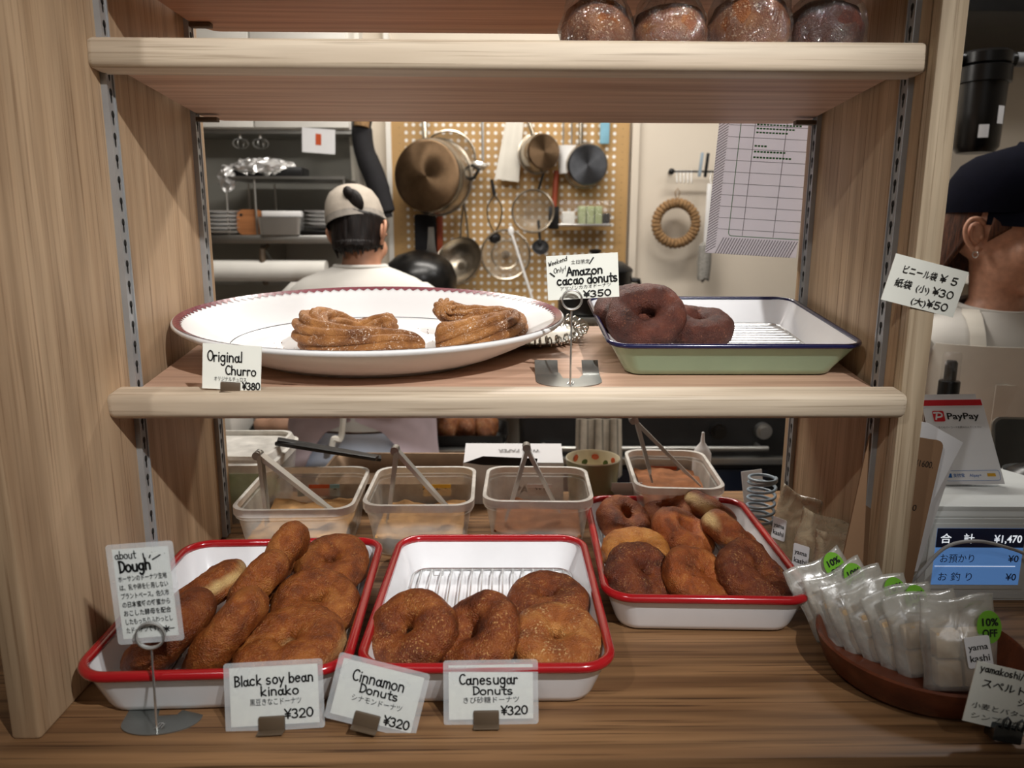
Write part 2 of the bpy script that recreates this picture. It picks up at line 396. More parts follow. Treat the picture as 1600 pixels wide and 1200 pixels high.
M['tapeb'] = mat('blue label tape', '#7fb0c4', .6); M['tapey'] = mat('yellow label tape', '#d8b23c', .6)
M['screenb'] = mat('lit blue screen', '#6394d6', .3, 0, .03, 4, emit=.34)
M['screend'] = mat('dark screen band', '#101a33', .3, 0, .03, 4, emit=.12)
M['litwhite'] = mat('lit white characters', '#e8eef8', .4, emit=.7)
M['screenink'] = mat('dark screen characters', '#0c1736', .4)
M['payred'] = mat('printed red', '#c5121f', .5); M['payblue'] = mat('printed blue', '#1b5ea8', .5); M['payyel'] = mat('printed yellow', '#d9a52c', .5)
m_, t_, b_ = nt('folder sheet'); b_.inputs['Base Color'].default_value = lin('#f2f0f6'); b_.inputs['Roughness'].default_value = .5
tl_ = N(t_, 'ShaderNodeBsdfTranslucent'); tl_.inputs[0].default_value = lin('#f2f0f6'); mx_ = N(t_, 'ShaderNodeMixShader'); mx_.inputs[0].default_value = .65
t_.links.new(b_.outputs[0], mx_.inputs[1]); t_.links.new(tl_.outputs[0], mx_.inputs[2]); t_.links.new(mx_.outputs[0], t_.nodes['Material Output'].inputs['Surface']); M['sheet'] = m_
M['greyline'] = mat('printed grey lines', '#9a98a0', .7); M['greenline'] = mat('printed green', '#3d8a4c', .7)
M['sponge'] = mat('green sponge', '#a3ad80', .8, 0, .1, 60)
M['silver'] = mat('silver filigree', '#b9b6ae', .3, 1, .15)
M['redwood'] = mat('red handle', '#8a3a20', .5)
# ------------------------------------------------------------------ lettering
def _a(*q): return arc(*q)
PEN = {
 'O': [_a(.3, .5, .28, .48, 90, 450, 16)], 'C': [_a(.32, .5, .3, .48, 50, 310, 12)], 'D': [[(.05, 1), (.07, 0)], [(.0, .98)] + _a(.12, .5, .42, .47, 88, -90, 10) + [(.03, 0)]],
 'A': [[(0, 0), (.28, 1), (.58, 0)], [(.1, .38), (.48, .38)]], 'B': [[(.05, 1), (.05, 0)], [(.0, .98)] + _a(.12, .76, .32, .23, 80, -90, 7) + _a(.12, .27, .4, .26, 90, -90, 7) + [(.02, 0)]],
 'W': [[(0, 1), (.16, 0), (.32, .7), (.48, 0), (.66, 1)]],
 'a': [_a(.21, .27, .19, .27, 40, 390, 12), [(.43, .60), (.42, .14), (.50, .02), (.62, .06)]], 'b': [[(.05, 1), (.05, 0)], _a(.27, .3, .22, .29, 180, -180, 12)],
 'c': [_a(.26, .3, .25, .3, 45, 315, 10)], 'd': [_a(.24, .3, .23, .3, 0, 360, 12), [(.48, 1), (.48, 0)]], 'e': [[(.03, .33), (.46, .36)] + _a(.25, .31, .22, .29, 10, 320, 11)],
 'f': [_a(.32, .8, .16, .2, 60, 180, 5) + [(.16, 0)], [(0, .55), (.36, .55)]],
 'g': [_a(.24, .32, .22, .28, 30, 390, 12), [(.46, .6), (.46, -.1)] + _a(.25, -.1, .21, .24, 0, -150, 7)], 'h': [[(.05, 1), (.05, 0)], [(.05, .3)] + _a(.25, .36, .2, .24, 170, 0, 7) + [(.45, 0)]],
 'i': [[(.08, .6), (.08, 0)], [(.08, .82), (.085, .86)]], 'k': [[(.05, 1), (.05, 0)], [(.42, .6), (.06, .26), (.46, 0)]], 'l': [[(.08, 1), (.08, 0)]],
 'm': [[(.04, .6), (.04, 0)], [(.04, .35)] + _a(.18, .38, .14, .22, 170, 0, 6) + [(.32, 0)], [(.32, .35)] + _a(.46, .38, .14, .22, 170, 0, 6) + [(.6, 0)]],
 'n': [[(.05, .6), (.05, 0)], [(.05, .32)] + _a(.25, .36, .2, .24, 170, 0, 7) + [(.45, 0)]], 'o': [_a(.25, .3, .24, .3, 90, 450, 14)],
 'r': [[(.06, .6), (.06, 0)], [(.06, .3)] + _a(.25, .34, .19, .25, 170, 50, 6)], 's': [_a(.21, .45, .18, .15, 40, 250, 8) + _a(.2, .15, .2, .15, 80, -150, 8)],
 't': [[(.2, .95), (.2, .1)] + _a(.32, .12, .12, .12, 180, 300, 4), [(0, .62), (.42, .62)]], 'u': [[(.05, .6)] + _a(.25, .24, .2, .24, 180, 340, 7), [(.46, .6), (.46, 0)]],
 'w': [[(0, .6), (.13, 0), (.28, .5), (.42, 0), (.58, .6)]], 'y': [[(.03, .6), (.25, .08)], [(.48, .6), (.12, -.35)]], 'z': [[(.02, .58), (.44, .58), (.02, .02), (.47, .02)]],
 '0': [_a(.28, .45, .26, .44, 90, 450, 14)], '2': [_a(.25, .62, .23, .26, 170, -35, 8) + [(.02, .02), (.52, .02)]], '3': [_a(.22, .66, .22, .22, 150, -80, 7) + _a(.22, .23, .26, .23, 80, -150, 8)],
 '5': [[(.48, .9), (.1, .88), (.08, .5)] + _a(.24, .28, .24, .27, 120, -150, 9)], '8': [_a(.26, .67, .18, .21, 270, 630, 11), _a(.26, .23, .24, .23, 90, 450, 12)],
 '¥': [[(.02, .95), (.28, .5), (.56, .95)], [(.28, .5), (.28, 0)], [(.06, .46), (.5, .46)], [(.06, .25), (.5, .25)]],
 '!': [[(.12, 1), (.1, .3)], [(.09, .05), (.095, .07)]], '/': [[(.4, 1.05), (.05, -.1)]], '\\': [[(.05, 1.0), (.3, .1)]], '-': [[(.05, .35), (.45, .35)]], '.': [[(.05, .03), (.07, .05)]],
 '(': [_a(.3, .45, .22, .6, 130, 230, 6)], ')': [_a(.0, .45, .22, .6, 50, -50, 6)],
 ' ': [],
}
ADV = {'m': .76, 'i': .26, 'l': .26, 'W': .8, 't': .5, 'f': .46, 'r': .5, ' ': .36, '!': .3, '.': .25, '/': .5, '\\': .4, '(': .4, ')': .35}
def pen(g, s, x, z, h, w, lean=0, rise=0, y=-.0009, stretch=1.0, gap=1.0):
    """handwriting: every stroke is a thin ribbon of ink lying on the card"""
    cx = x
    for i, ch in enumerate(s):
        jig = random.uniform(-.02, .02)
        for st in PEN[ch]:
            pts = [(cx + h * (stretch * px + lean * pz), z + h * (pz + jig) + rise * (cx - x + h * px)) for px, pz in st]
            for k in range(len(pts) - 1):
                (ax, az), (bx, bz) = pts[k], pts[k + 1]
                L = math.hypot(bx - ax, bz - az) or 1e-6
                nx, nz = -(bz - az) / L * w / 2, (bx - ax) / L * w / 2
                g.add([(ax + nx, y, az + nz), (ax - nx, y, az - nz), (bx - nx, y, bz - nz), (bx + nx, y, bz + nz)], [(0, 1, 2, 3)])
            for (ax, az) in pts:
                g.add([(ax + w / 2 * math.cos(PI * q / 3), y, az + w / 2 * math.sin(PI * q / 3)) for q in range(6)], [tuple(range(6))])
        cx += h * stretch * ADV.get(ch, .64) * gap
    return cx
def stroke(g, pts, w, y=-.0009):
    for k in range(len(pts) - 1):
        (ax, az), (bx, bz) = pts[k], pts[k + 1]; L = math.hypot(bx - ax, bz - az) or 1e-6
        nx, nz = -(bz - az) / L * w / 2, (bx - ax) / L * w / 2
        g.add([(ax + nx, y, az + nz), (ax - nx, y, az - nz), (bx - nx, y, bz - nz), (bx + nx, y, bz + nz)], [(0, 1, 2, 3)])
def text(g, s, x, z, size, y=-.0009, rise=0, align='LEFT', bold=0, sx=1, width=None, mi=0, M=None):
    """printed or finely written characters"""
    cu = bpy.data.curves.new('t', 'FONT'); cu.body = s; cu.size = size; cu.align_x = align; cu.offset = bold * size; cu.resolution_u = 3
    ob = bpy.data.objects.new('t', cu); me = ob.to_mesh()
    if width and me.vertices:
        xs = [v.co.x for v in me.vertices]; sx = width / (max(xs) - min(xs))
    vv = [(x + v.co.x * sx, y, z + v.co.y + rise * v.co.x * sx) for v in me.vertices]
    ff = [tuple(p.vertices) for p in me.polygons]
    ob.to_mesh_clear(); bpy.data.objects.remove(ob); bpy.data.curves.remove(cu)
    g.add(vv, ff, M, mi)
def ink(g, parent, m='ink', name='lettering', M=None):
    return g.build(name, globals()['M'][m], parent, M, smooth=False)

# ------------------------------------------------------------------ room shell
MM = M
g = G(); g.box(-2.4, 2.4, -2.8, 2.2, -.95, -.9); struct('floor', g, M['floor'], 'grey floor of the shop and kitchen', smooth=False)
g = G(); g.box(-2.4, 2.4, -2.8, 2.2, 1.53, 1.58); struct('ceiling', g, M['white'], 'white ceiling above shop and kitchen', smooth=False)
g = G(); g.box(-2.4, 2.4, 1.95, 2.0, -.9, 1.53); struct('wall_back', g, M['wall'], 'cream kitchen wall behind the pegboard', smooth=False)
g = G(); g.box(-2.45, -2.4, -2.8, 2.0, -.9, 1.53); struct('wall_left', g, M['shopwall'], 'plain side wall on the left', smooth=False)
g = G(); g.box(2.4, 2.45, -2.8, 2.0, -.9, 1.53); struct('wall_right', g, M['wall'], 'plain side wall on the right', smooth=False)
g = G(); g.box(-2.4, 2.4, -2.8, -2.75, -.9, 1.53); struct('wall_front', g, M['shopwall'], 'plain shop wall facing the counter', smooth=False)
g = G(); g.box(-1.6, -.50, 1.93, 1.95, -.9, .80); struct('trim_1', g, M['wallgrey'], 'grey splashback panel behind the steel kitchen shelves', smooth=False)
g = G(); g.box(-.50, -.475, 1.88, 1.95, -.9, 1.53); g.box(-.4, -.383, 1.91, 1.95, -.9, 1.53); struct('trim_2', g, M['white'], 'white corner trim beside the pegboard', smooth=False)
g = G(); g.box(.445, .47, 1.925, 1.95, -.9, 1.53); struct('trim_3', g, M['wall'], 'cream trim strip right of the pegboard', smooth=False)

# ------------------------------------------------------------------ counter
t = thing('counter', 'long oiled oak counter under the whole display', 'counter', (0, .1, 0))
g = G(); g.box(-1.5, 1.6, -.305, .40, -.034, 0, .003); g.build('worktop', M['counter'], t)
g = G(); g.box(-1.48, 1.58, -.25, .38, -.9, -.034); g.build('base_cabinet', M['oak_panel'], t)
g = G(); g.box(-1.5, 1.6, -.3065, -.305, -.030, -.026); g.build('edge_strip', M['brushed'], t)

# ------------------------------------------------------------------ display cabinet
t = thing('display_cabinet', 'open oak display cabinet standing on the counter with slotted metal standards', 'cabinet', (0, .1, 0))
g = G(); g.box(-.457, -.430, -.2735, .2366, 0, 1.02, .004); g.build('side_panel', M['oak_panel'], t)
g = G(); g.box(.430, .4545, -.066, .2366, 0, 1.02, .001); g.build('side_panel', M['oak_panel'], t)
g = G(); g.box(.4302, .4585, -.0845, -.066, 0, 1.02, .003); g.build('front_edging', M['oak_upright'], t, label='pale oak edging on the right panel')
g = G(); g.box(-.457, .457, -.066, .2366, 1.02, 1.045, .002); g.build('top_panel', M['oak_panel'], t)
def standard(x, s, y0):
    g = G(); xi = x - s * .0065
    g.box(min(x, xi), max(x, xi), y0, y0 + .0022, .002, 1.015); g.box(min(x, xi), max(x, xi), y0 + .0155, y0 + .0177, .002, 1.015)
    g.box(min(x, x - s * .0052), max(x, x - s * .0052), y0 + .0022, y0 + .0155, .002, 1.015)
    z = .012
    while z < 1.0:
        xx = x - s * .0054
        for (cy, cz, ry, rz) in ((y0 + .0092, z + .003, .0032, .0042), (y0 + .0092, z - .003, .0018, .0055)):
            n = 10; pts = [(xx, cy + ry * math.cos(2 * PI * k / n), cz + rz * math.sin(2 * PI * k / n)) for k in range(n)]
            g.add(pts, [tuple(range(n))], None, 1)
        z += .0225
    g.build('shelf_standard', [M['zinc'], M['slot']], t, MT((0, -.1, 0)), smooth=False)
for x, s in ((-.43, -1), (.43, 1)):
    s = -1 if x < 0 else 1
    for y0 in (.0538, .2887): standard(x, s, y0)
for zf, zb in ((.6185, .6015), (.2505, .2845), (.7212, .7212)):
    for s in (-1, 1):
        for y0, zz in ((.058, zf + .004), (.289, zb)):
            g = G(); xa = s * .4235; xb = s * .395
            g.box(min(xa, xb), max(xa, xb), y0, y0 + .012, zz, zz + .006, .001)
            g.build('support_bracket', M['clipbrown'], t, MT((0, -.1, 0)))

def shelf(name, label, loc, tilt, nz0, nz1, bz0, bz1, back, rnd):
    t = thing(name, label, 'shelf', loc, (tilt, 0, 0))
    g = G(); pr = []
    d = .030
    for cx, cz, a0 in ((rnd, nz0 + rnd, 180), (d - .001, nz0 + .001, 270), (d - .001, nz1 - .001, 0), (rnd * .8, nz1 - rnd * .8, 90)):
        r = rnd if cz == nz0 + rnd else (.001 if cx > .02 else rnd * .8)
        for k in range(6): a = R(a0 + 90 * k / 5); pr.append((cx + r * math.cos(a), cz + r * math.sin(a)))
    rings = []
    for x, q in ((-.4298, .90), (-.4275, .97), (-.425, 1), (.425, 1), (.4275, .97), (.4298, .90)):
        rings.append([(x, .015 + (y - .015) * (q if y < .015 else 1), (nz0 + nz1) / 2 + (z - (nz0 + nz1) / 2) * q) for y, z in pr])
    g.rings(rings); g.build('nosing', M['oak_edge'], t, label='pale rounded front nosing')
    g = G()
    out = [(-.4275, .0305), (-.4275, .048), (-.4225, .048), (-.4225, back - .045), (-.4225, back - .03), (-.408, back - .004), (-.400, back), (.400, back), (.408, back - .004), (.4225, back - .03), (.4225, back - .045), (.4225, .048), (.4275, .048), (.4275, .0305)]
    g.prism(out, bz0, bz1); g.build('board', M['oak_shelf'], t, smooth=False)
    return t
shelf('display_shelf', 'upper oak shelf carrying the wrapped breads', (0, .0332, .6491), -.0681, -.0300, 0, -.0195, -.0008, .306, .006)
shelf('display_shelf', 'middle oak shelf carrying the oval platter and green tray', (0, 0, .271), .1367, -.0158, .0132, -.019, 0, .34, .010)
shelf('display_shelf', 'topmost oak shelf, its dark underside just in view', (0, .03, .7475), 0, -.030, 0, -.020, 0, .311, .006)
# ------------------------------------------------------------------ enamel trays, racks, platter
def tray(label, loc, rot, w, d, h, rim, outm, rimm, ins=.016, rc=.032, group=None):
    t = thing('enamel_tray', label, 'tray', loc, rot, group)
    tk = .0018; rr = []
    W, D_ = w - 2 * rim, d - 2 * rim
    for k, (i, z, c) in enumerate(((ins + .006, 0, rc * .6), (ins + .001, .003, rc * .75), (ins - .002, .009, rc * .8), (0, h, rc), )):
        rr.append(rrrect(W - 2 * i, D_ - 2 * i, c, z))
    for i, z, c in ((tk, h, rc), (ins - .002 + tk, .010, rc * .8), (ins + .003 + tk, .0036, rc * .7), (ins + .010 + tk, .0022, rc * .6)):
        rr.append(rrrect(W - 2 * i, D_ - 2 * i, c, z))
    g = G(); g.rings(rr, True, True)
    if outm is M['enamel']: g.build('pan', outm, t, angle=60)
    else:
        g = G(); g.rings(rr[:5], True, False); g.build('outer_shell', outm, t, angle=60)
        g = G(); g.rings(rr[4:], False, True); g.build('pan', M['enamel'], t, angle=60, label='white enamel inside')
    g = G(); g.tube(rrect(w - 2 * rim, d - 2 * rim, rc, h, 8), rim, 10, True); g.build('rim', rimm, t)
    return t
rrrect = rrect
def rack(label, loc, rot, w, d, nw, h=.010, r=.0012, along='y'):
    t = thing('wire_rack', label, 'rack', loc, rot)
    g = G(); g.tube(rrect(w, d, .02, h, 6), r * 1.5, 8, True)
    for sx in (-1, 1):
        for sy in (-1, 1):
            g.tube([(sx * w * .38, sy * (d / 2), h), (sx * w * .38, sy * (d / 2 - .002), .0016), (sx * w * .32, sy * (d / 2 - .002), .0016), (sx * w * .32, sy * (d / 2), h)], r, 6)
    g.tube([(-w / 2, 0, h - r * 2), (w / 2, 0, h - r * 2)] if along == 'y' else [(0, -d / 2, h - r * 2), (0, d / 2, h - r * 2)], r * 1.3, 6)
    g.build('frame', M['steel'], t)
    for k in range(nw):
        q = -.5 + (k + .7) / (nw + .4); g = G()
        if along == 'y': g.tube([(q * w, -d / 2, h), (q * w, d / 2, h)], r, 6)
        else: g.tube([(-w / 2, q * d, h), (w / 2, q * d, h)], r, 6)
        g.build('wire', M['steel'], t)
    return t
S2T = .1367
def s2(x, y, off=0): return (x, y, .271 + .1376 * y + off)
TG = 'red rimmed enamel trays on the counter'
tray('white enamel tray with red rim at left, holding soy flour donuts', (-.2900, .006, 0), (0, 0, R(2.2)), .262, .318, .049, .0052, M['enamel'], M['red'], group=TG)
tray('white enamel tray with red rim, middle one of three, half empty with rack showing', (-.0235, .0155, 0), (0, 0, R(-.4)), .2545, .322, .049, .0052, M['enamel'], M['red'], group=TG)
tray('white enamel tray with red rim, set back at right, full of cinnamon donuts', (.2345, .158, 0), (0, 0, R(-2.2)), .246, .338, .049, .0052, M['enamel'], M['red'], group=TG)
tray('sage green enamel tray with navy rim on the middle shelf', s2(.268, .207), (S2T, 0, 0), .306, .258, .044, .0030, M['green'], M['navy'], ins=.022, rc=.026)
rack('wire rack bare at back in the middle red rimmed tray', (-.022, .018, .0024), (0, 0, R(-.4)), .208, .272, 15)
rack('wire rack under the soy flour donuts in the left tray', (-.288, .008, .0024), (0, 0, R(3.6)), .205, .268, 15)
rack('wire rack under the cinnamon donuts in the right tray', (.2345, .158, .0024), (0, 0, R(-2.2)), .195, .288, 15)
rack('wire rack in the sage green tray, bare at its right end', s2(.275, .21, .0024), (S2T, 0, 0), .235, .195, 15, along='x')

PA, PB = .250, .170
t = thing('oval_platter', 'large white oval platter with burgundy toothed rim holding the churros', 'platter', s2(-.178, .197), (S2T, 0, 0))
def ell(s, z, n=96, s2_=None): return [(PA * s * math.cos(2 * PI * k / n), PB * s * math.sin(2 * PI * k / n), z) for k in range(n)]
pf = [(.02, .002), (.55, .002), (.57, 0), (.60, 0), (.615, .004), (.70, .010), (.82, .024), (.93, .038), (.985, .046), (1.0, .0495), (.998, .0525), (.985, .0535), (.965, .052), (.91, .045), (.84, .034), (.77, .0225), (.70, .0145), (.62, .0105), (.3, .009), (.02, .009)]
def pz(s):
    q = pf[11:]
    for (a, za), (b, zb) in zip(q, q[1:]):
        if b <= s <= a: return za + (zb - za) * (a - s) / (a - b)
    return .009
g = G(); g.rings([ell(s, z) for s, z in pf]); g.build('dish', M['porcelain'], t, angle=70)
n = 240; g = G()
ra = [(PA * .988 * math.cos(2 * PI * k / n), PB * .988 * math.sin(2 * PI * k / n), .0542) for k in range(n)]
rb = []
for k in range(n):
    s = .962 if k % 2 else .942
    rb.append((PA * s * math.cos(2 * PI * k / n), PB * s * math.sin(2 * PI * k / n), pz(s) + .0009))
g.add(ra + rb, [(k, (k + 1) % n, n + (k + 1) % n, n + k) for k in range(n)]); g.build('rim_band', M['burgundy'], t, label='burgundy toothed border')
g = G(); g.tube([(PA * .73 * math.cos(2 * PI * k / 96), PB * .73 * math.sin(2 * PI * k / 96), pz(.73) + .0002) for k in range(96)], .0005, 6, True); g.build('well_line', M['inkgrey'], t, label='thin grey line round the well')
t = thing('filigree_dish', 'silver filigree dish peeking out behind the oval platter', 'dish', s2(.035, .270), (S2T, 0, 0))
g = G(); g.lathe([(.03, .001), (.06, .004), (.066, .010), (.064, .011), (.058, .006), (.03, .003)], 40); g.build('dish', M['silver'], t)
g = G()
for k in range(30):
    a = 2 * PI * k / 30; a2 = a + PI / 30
    g.tube([(.0665 * math.cos(a) + .006 * math.cos(q) * math.cos(a), .0665 * math.sin(a) + .006 * math.cos(q) * math.sin(a), .013 + .006 * math.sin(q)) for q in [2 * PI * j / 8 for j in range(8)]], .0012, 5, True)
    g.tube([(.073 * math.cos(a2) + .005 * math.cos(q) * math.cos(a2), .073 * math.sin(a2) + .005 * math.cos(q) * math.sin(a2), .018 + .005 * math.sin(q)) for q in [2 * PI * j / 8 for j in range(8)]], .0012, 5, True)
g.build('lace_rim', M['silver'], t, label='openwork silver rim')

# ------------------------------------------------------------------ donuts
def donut(label, loc, normal, spin, m, Rm=.031, rx=.0235, rz=.021, seed=0, sx=1, sy=1, lump=.0022, bend=0, name='donut', group=None, cat='donut', skew=0):
    nu, nv = 80, 40; v = []; f = []; off = Vector((seed * 3.7, seed * 1.3, seed * 5.1))
    for i in range(nu):
        a = 2 * PI * i / nu; rw = 1 + .10 * noise.noise(Vector((math.cos(a) * 1.3, math.sin(a) * 1.3, seed * 2.1)))
        for j in range(nv):
            b = 2 * PI * j / nv; cb, sb = math.cos(b), math.sin(b)
            cb2 = math.copysign(abs(cb) ** .9, cb); sb2 = math.copysign(abs(sb) ** .85, sb)
            rr = Rm + rx * rw * cb2; z = rz * rw * sb2
            p = Vector((rr * math.cos(a) * sx, rr * math.sin(a) * sy, z))
            d = Vector((cb * math.cos(a), cb * math.sin(a), sb))
            q = p * 42 + off; k = lump * noise.noise(q) + lump * .5 * noise.noise(q * 2.6) + lump * .3 * noise.noise(q * 7)
            p += d * k; p.z += bend * (p.x * p.x - p.y * p.y) / .05 + skew * p.x
            v.append(tuple(p))
    for i in range(nu):
        for j in range(nv):
            f.append((i * nv + j, ((i + 1) % nu) * nv + j, ((i + 1) % nu) * nv + (j + 1) % nv, i * nv + (j + 1) % nv))
    g = G(); g.add(v, f); o = g.build(name, m, angle=180)
    n = Vector(normal).normalized(); q = n.to_track_quat('Z', 'Y').to_matrix() @ Matrix.Rotation(spin, 3, 'Z')
    o.matrix_world = Matrix.Translation(loc) @ q.to_4x4()
    return tag(o, label, cat, group)
DG = 'cane sugar donuts in the middle tray'
donut('sugared brown donut tipped up at the left of the middle tray', (-.104, -.068, .046), (-.40, -.38, .80), .3, M['donut'], .0275, .0215, .0195, 1, 1.08, .94, group=DG)
donut('sugared brown donut in the middle of three in front, leaning on its left neighbour', (-.034, -.078, .047), (-.52, -.32, .78), 1.0, M['donut'], .0275, .0215, .019, 2, .97, 1.05, group=DG)
donut('round sugared donut at the back right of the middle tray', (.044, .014, .036), (0, -.16, 1), .2, M['donut'], .0265, .0215, .0195, 3, 1.02, .98, group=DG)
donut('golden sugared donut with coarse grains at front right of the middle tray', (.047, -.080, .041), (.10, -.26, 1), .7, M['donutl'], .027, .0215, .0195, 4, 1.06, .98, group=DG)
DG = 'soy flour donuts in the left tray'
donut('round soy flour donut at the back right corner of the left tray', (-.224, .108, .041), (.0, -.34, 1), .4, M['kinako'], .0265, .0205, .0195, 5, group=DG)
donut('soy flour donut lying between two others on the right side of the left tray', (-.219, -.002, .043), (.05, -.30, 1), 1.4, M['kinako'], .0285, .0215, .0195, 6, group=DG)
donut('pale sided soy flour donut at front right of the left tray', (-.224, -.092, .043), (-.08, -.20, 1), .9, M['kinakop'], .0300, .0225, .020, 7, 1.08, .98, group=DG)
donut('soy flour donut standing on edge at the back, topmost in the left tray', (-.283, .082, .058), (-.80, .10, .50), 1.5, M['kinako'], .0275, .0205, .0185, 8, 1.15, .9, .0025, .05, group=DG)
donut('soy flour donut standing on edge in the middle of the left tray', (-.287, .002, .059), (-.80, .12, .50), 1.5, M['kinako'], .0265, .0205, .0185, 9, 1.12, .9, .0025, -.05, group=DG)
donut('long soy flour donut on edge at the front centre of the left tray', (-.288, -.088, .054), (-.72, .12, .55), 1.5, M['kinako'], .0300, .0215, .0190, 10, 1.18, .88, group=DG)
donut('soy flour donut with pale seam at the left back of the left tray', (-.350, .026, .047), (-.50, .12, .75), 1.3, M['kinakop'], .0275, .0205, .0190, 11, 1.1, .95, group=DG)
donut('dark soy flour donut half hidden behind the dough notice', (-.350, -.078, .050), (-.62, .0, .62), 1.3, M['kinakod'], .0310, .0225, .0205, 12, 1.1, .95, group=DG)
DG = 'cinnamon donuts in the right tray'
donut('cinnamon donut at the back left corner of the right tray', (.172, .262, .040), (.30, -.30, .9), .5, M['cinna'], .0245, .0180, .0185, 13, 1.05, .95, group=DG)
donut('horseshoe like cinnamon donut at the middle of the back row', (.243, .275, .046), (-.35, -.45, .8), 1.9, M['cinna'], .0245, .0170, .0170, 14, group=DG)
donut('pale sided cinnamon donut raised at the right of the back row', (.300, .270, .048), (.55, .25, .75), .9, M['cinnap'], .0245, .0180, .0185, 15, 1.05, .95, group=DG)
donut('light golden cinnamon donut at the left of the right tray', (.168, .142, .042), (-.05, -.15, 1), .1, M['cinnal'], .025, .0195, .0190, 16, 1.02, .98, group=DG)
donut('ring shaped cinnamon donut with open hole at the centre of the right tray', (.240, .180, .052), (.50, -.28, .85), .6, M['cinna'], .0265, .0175, .0175, 17, .92, 1.1, group=DG)
donut('cinnamon donut with broad pale side right of the tray centre', (.302, .178, .050), (.62, .15, .70), 1.2, M['cinnap'], .0255, .0190, .0190, 18, .9, 1.12, group=DG)
donut('dark cinnamon donut overlapping a light one at the front left', (.160, .060, .047), (.42, -.50, .80), .2, M['cinnad'], .0240, .0218, .0180, 19, 1.02, 1.02, .003, .1, group=DG)
donut('smooth cinnamon donut at the front centre of the right tray', (.231, .054, .044), (.45, -.40, .85), .9, M['cinna'], .0245, .0225, .0185, 20, .94, 1.08, .003, group=DG)
donut('dark wrinkled cinnamon donut at the front right of the right tray', (.300, .060, .046), (.48, -.30, .80), 1.1, M['cinnad'], .0285, .0205, .0185, 21, .98, 1.14, .0035, .12, group=DG)
DG = 'cacao donuts in the green tray'
donut('cacao donut leaning upright in front with its hole facing out', (.1755, .170, .3500), (-.12, -.72, .68), .4, M['cacao'], .0300, .0192, .0180, 22, 1.04, .98, group=DG)
donut('cacao donut behind the leaning one, only its top showing', (.166, .225, .3530), (-.10, -.45, .85), 1.3, M['cacao'], .029, .0205, .019, 23, group=DG)
donut('cacao donut lying flat at the right of the cacao group', (.247, .192, .3350), (.06, -.24, 1), .8, M['cacao'], .0275, .0200, .0190, 24, group=DG)

# ------------------------------------------------------------------ churros
def churro(label, loc, pts, rad, seed, tw=.035, fac=None):
    path = crspline(pts, 14); n = len(path); nn = 108; rr = []
    for i in range(n):
        e = min(i, n - 1 - i) / 6; rr.append(rad * (min(1, .35 + .65 * math.sin(min(1, e) * PI / 2))) * (1 + .07 * noise.noise(Vector((i * .18, seed, 0)))) * ((fac[min(i // 14, len(fac) - 1)] * (1 - i % 14 / 14) + fac[min(i // 14 + 1, len(fac) - 1)] * (i % 14 / 14)) if fac else 1))
    g = G(); g.tube(path, rr, nn, sec=lambda k: .80 + .30 * abs(math.cos(9 * PI * k / nn)) ** .8, twist=tw)
    g.v = [tuple(Vector(p) + Vector(p).normalized() * .0012 * noise.noise(Vector(p) * 160 + Vector((seed, 0, 0)))) for p in g.v]
    o = g.build('churro', M['churro'], angle=180); o.location = loc; o.rotation_euler = (S2T, 0, 0)
    return tag(o, label, 'churro', 'churros on the oval platter')
churro('looped churro at the left of the platter, its ridged arm in front', s2(-.190, .176, .027), [(.036, .058, .004), (.012, .066, -.004), (-.018, .060, -.010), (-.048, .042, .004), (-.064, .012, .009), (-.052, -.018, .006), (-.010, -.030, .002), (.036, -.030, .000), (.084, -.024, -.006)], .0205, 1, .03, [.72, .8, .82, 1.08, 1.18, 1.08, .95, .95, .72])
churro('curled churro at the right of the platter with one end raised', s2(-.042, .196, .027), [(-.052, -.018, -.002), (-.030, -.020, .000), (.006, -.018, .004), (.036, -.006, .006), (.046, .018, .006), (.026, .044, .006), (-.014, .052, .008), (-.040, .044, .018), (-.046, .034, .030)], .0205, 2, .035, [.85, .95, 1.1, 1.12, 1.0, .9, .8, .72, .72])
g = G(); random.seed(3)
for k in range(120):
    a = random.uniform(0, 2 * PI); q = random.uniform(.1, .66) ; x, y = PA * q * math.cos(a), PB * q * math.sin(a)
    r = random.uniform(.0004, .0009); g.ball((x, y, .0095 + r), r, 5, 4)
for x, y, r in ((-.125, -.045, .0035), (-.105, -.05, .002), (-.123, -.052, .0028)): g.ball((x, y, .0125), (r, r, r * .7), 8, 6)
o = g.build('churro_crumbs', M['churro']); o.location = s2(-.178, .197); o.rotation_euler = (S2T, 0, 0)
tag(o, 'sugar and cinnamon crumbs scattered on the platter', 'crumbs', kind='stuff')

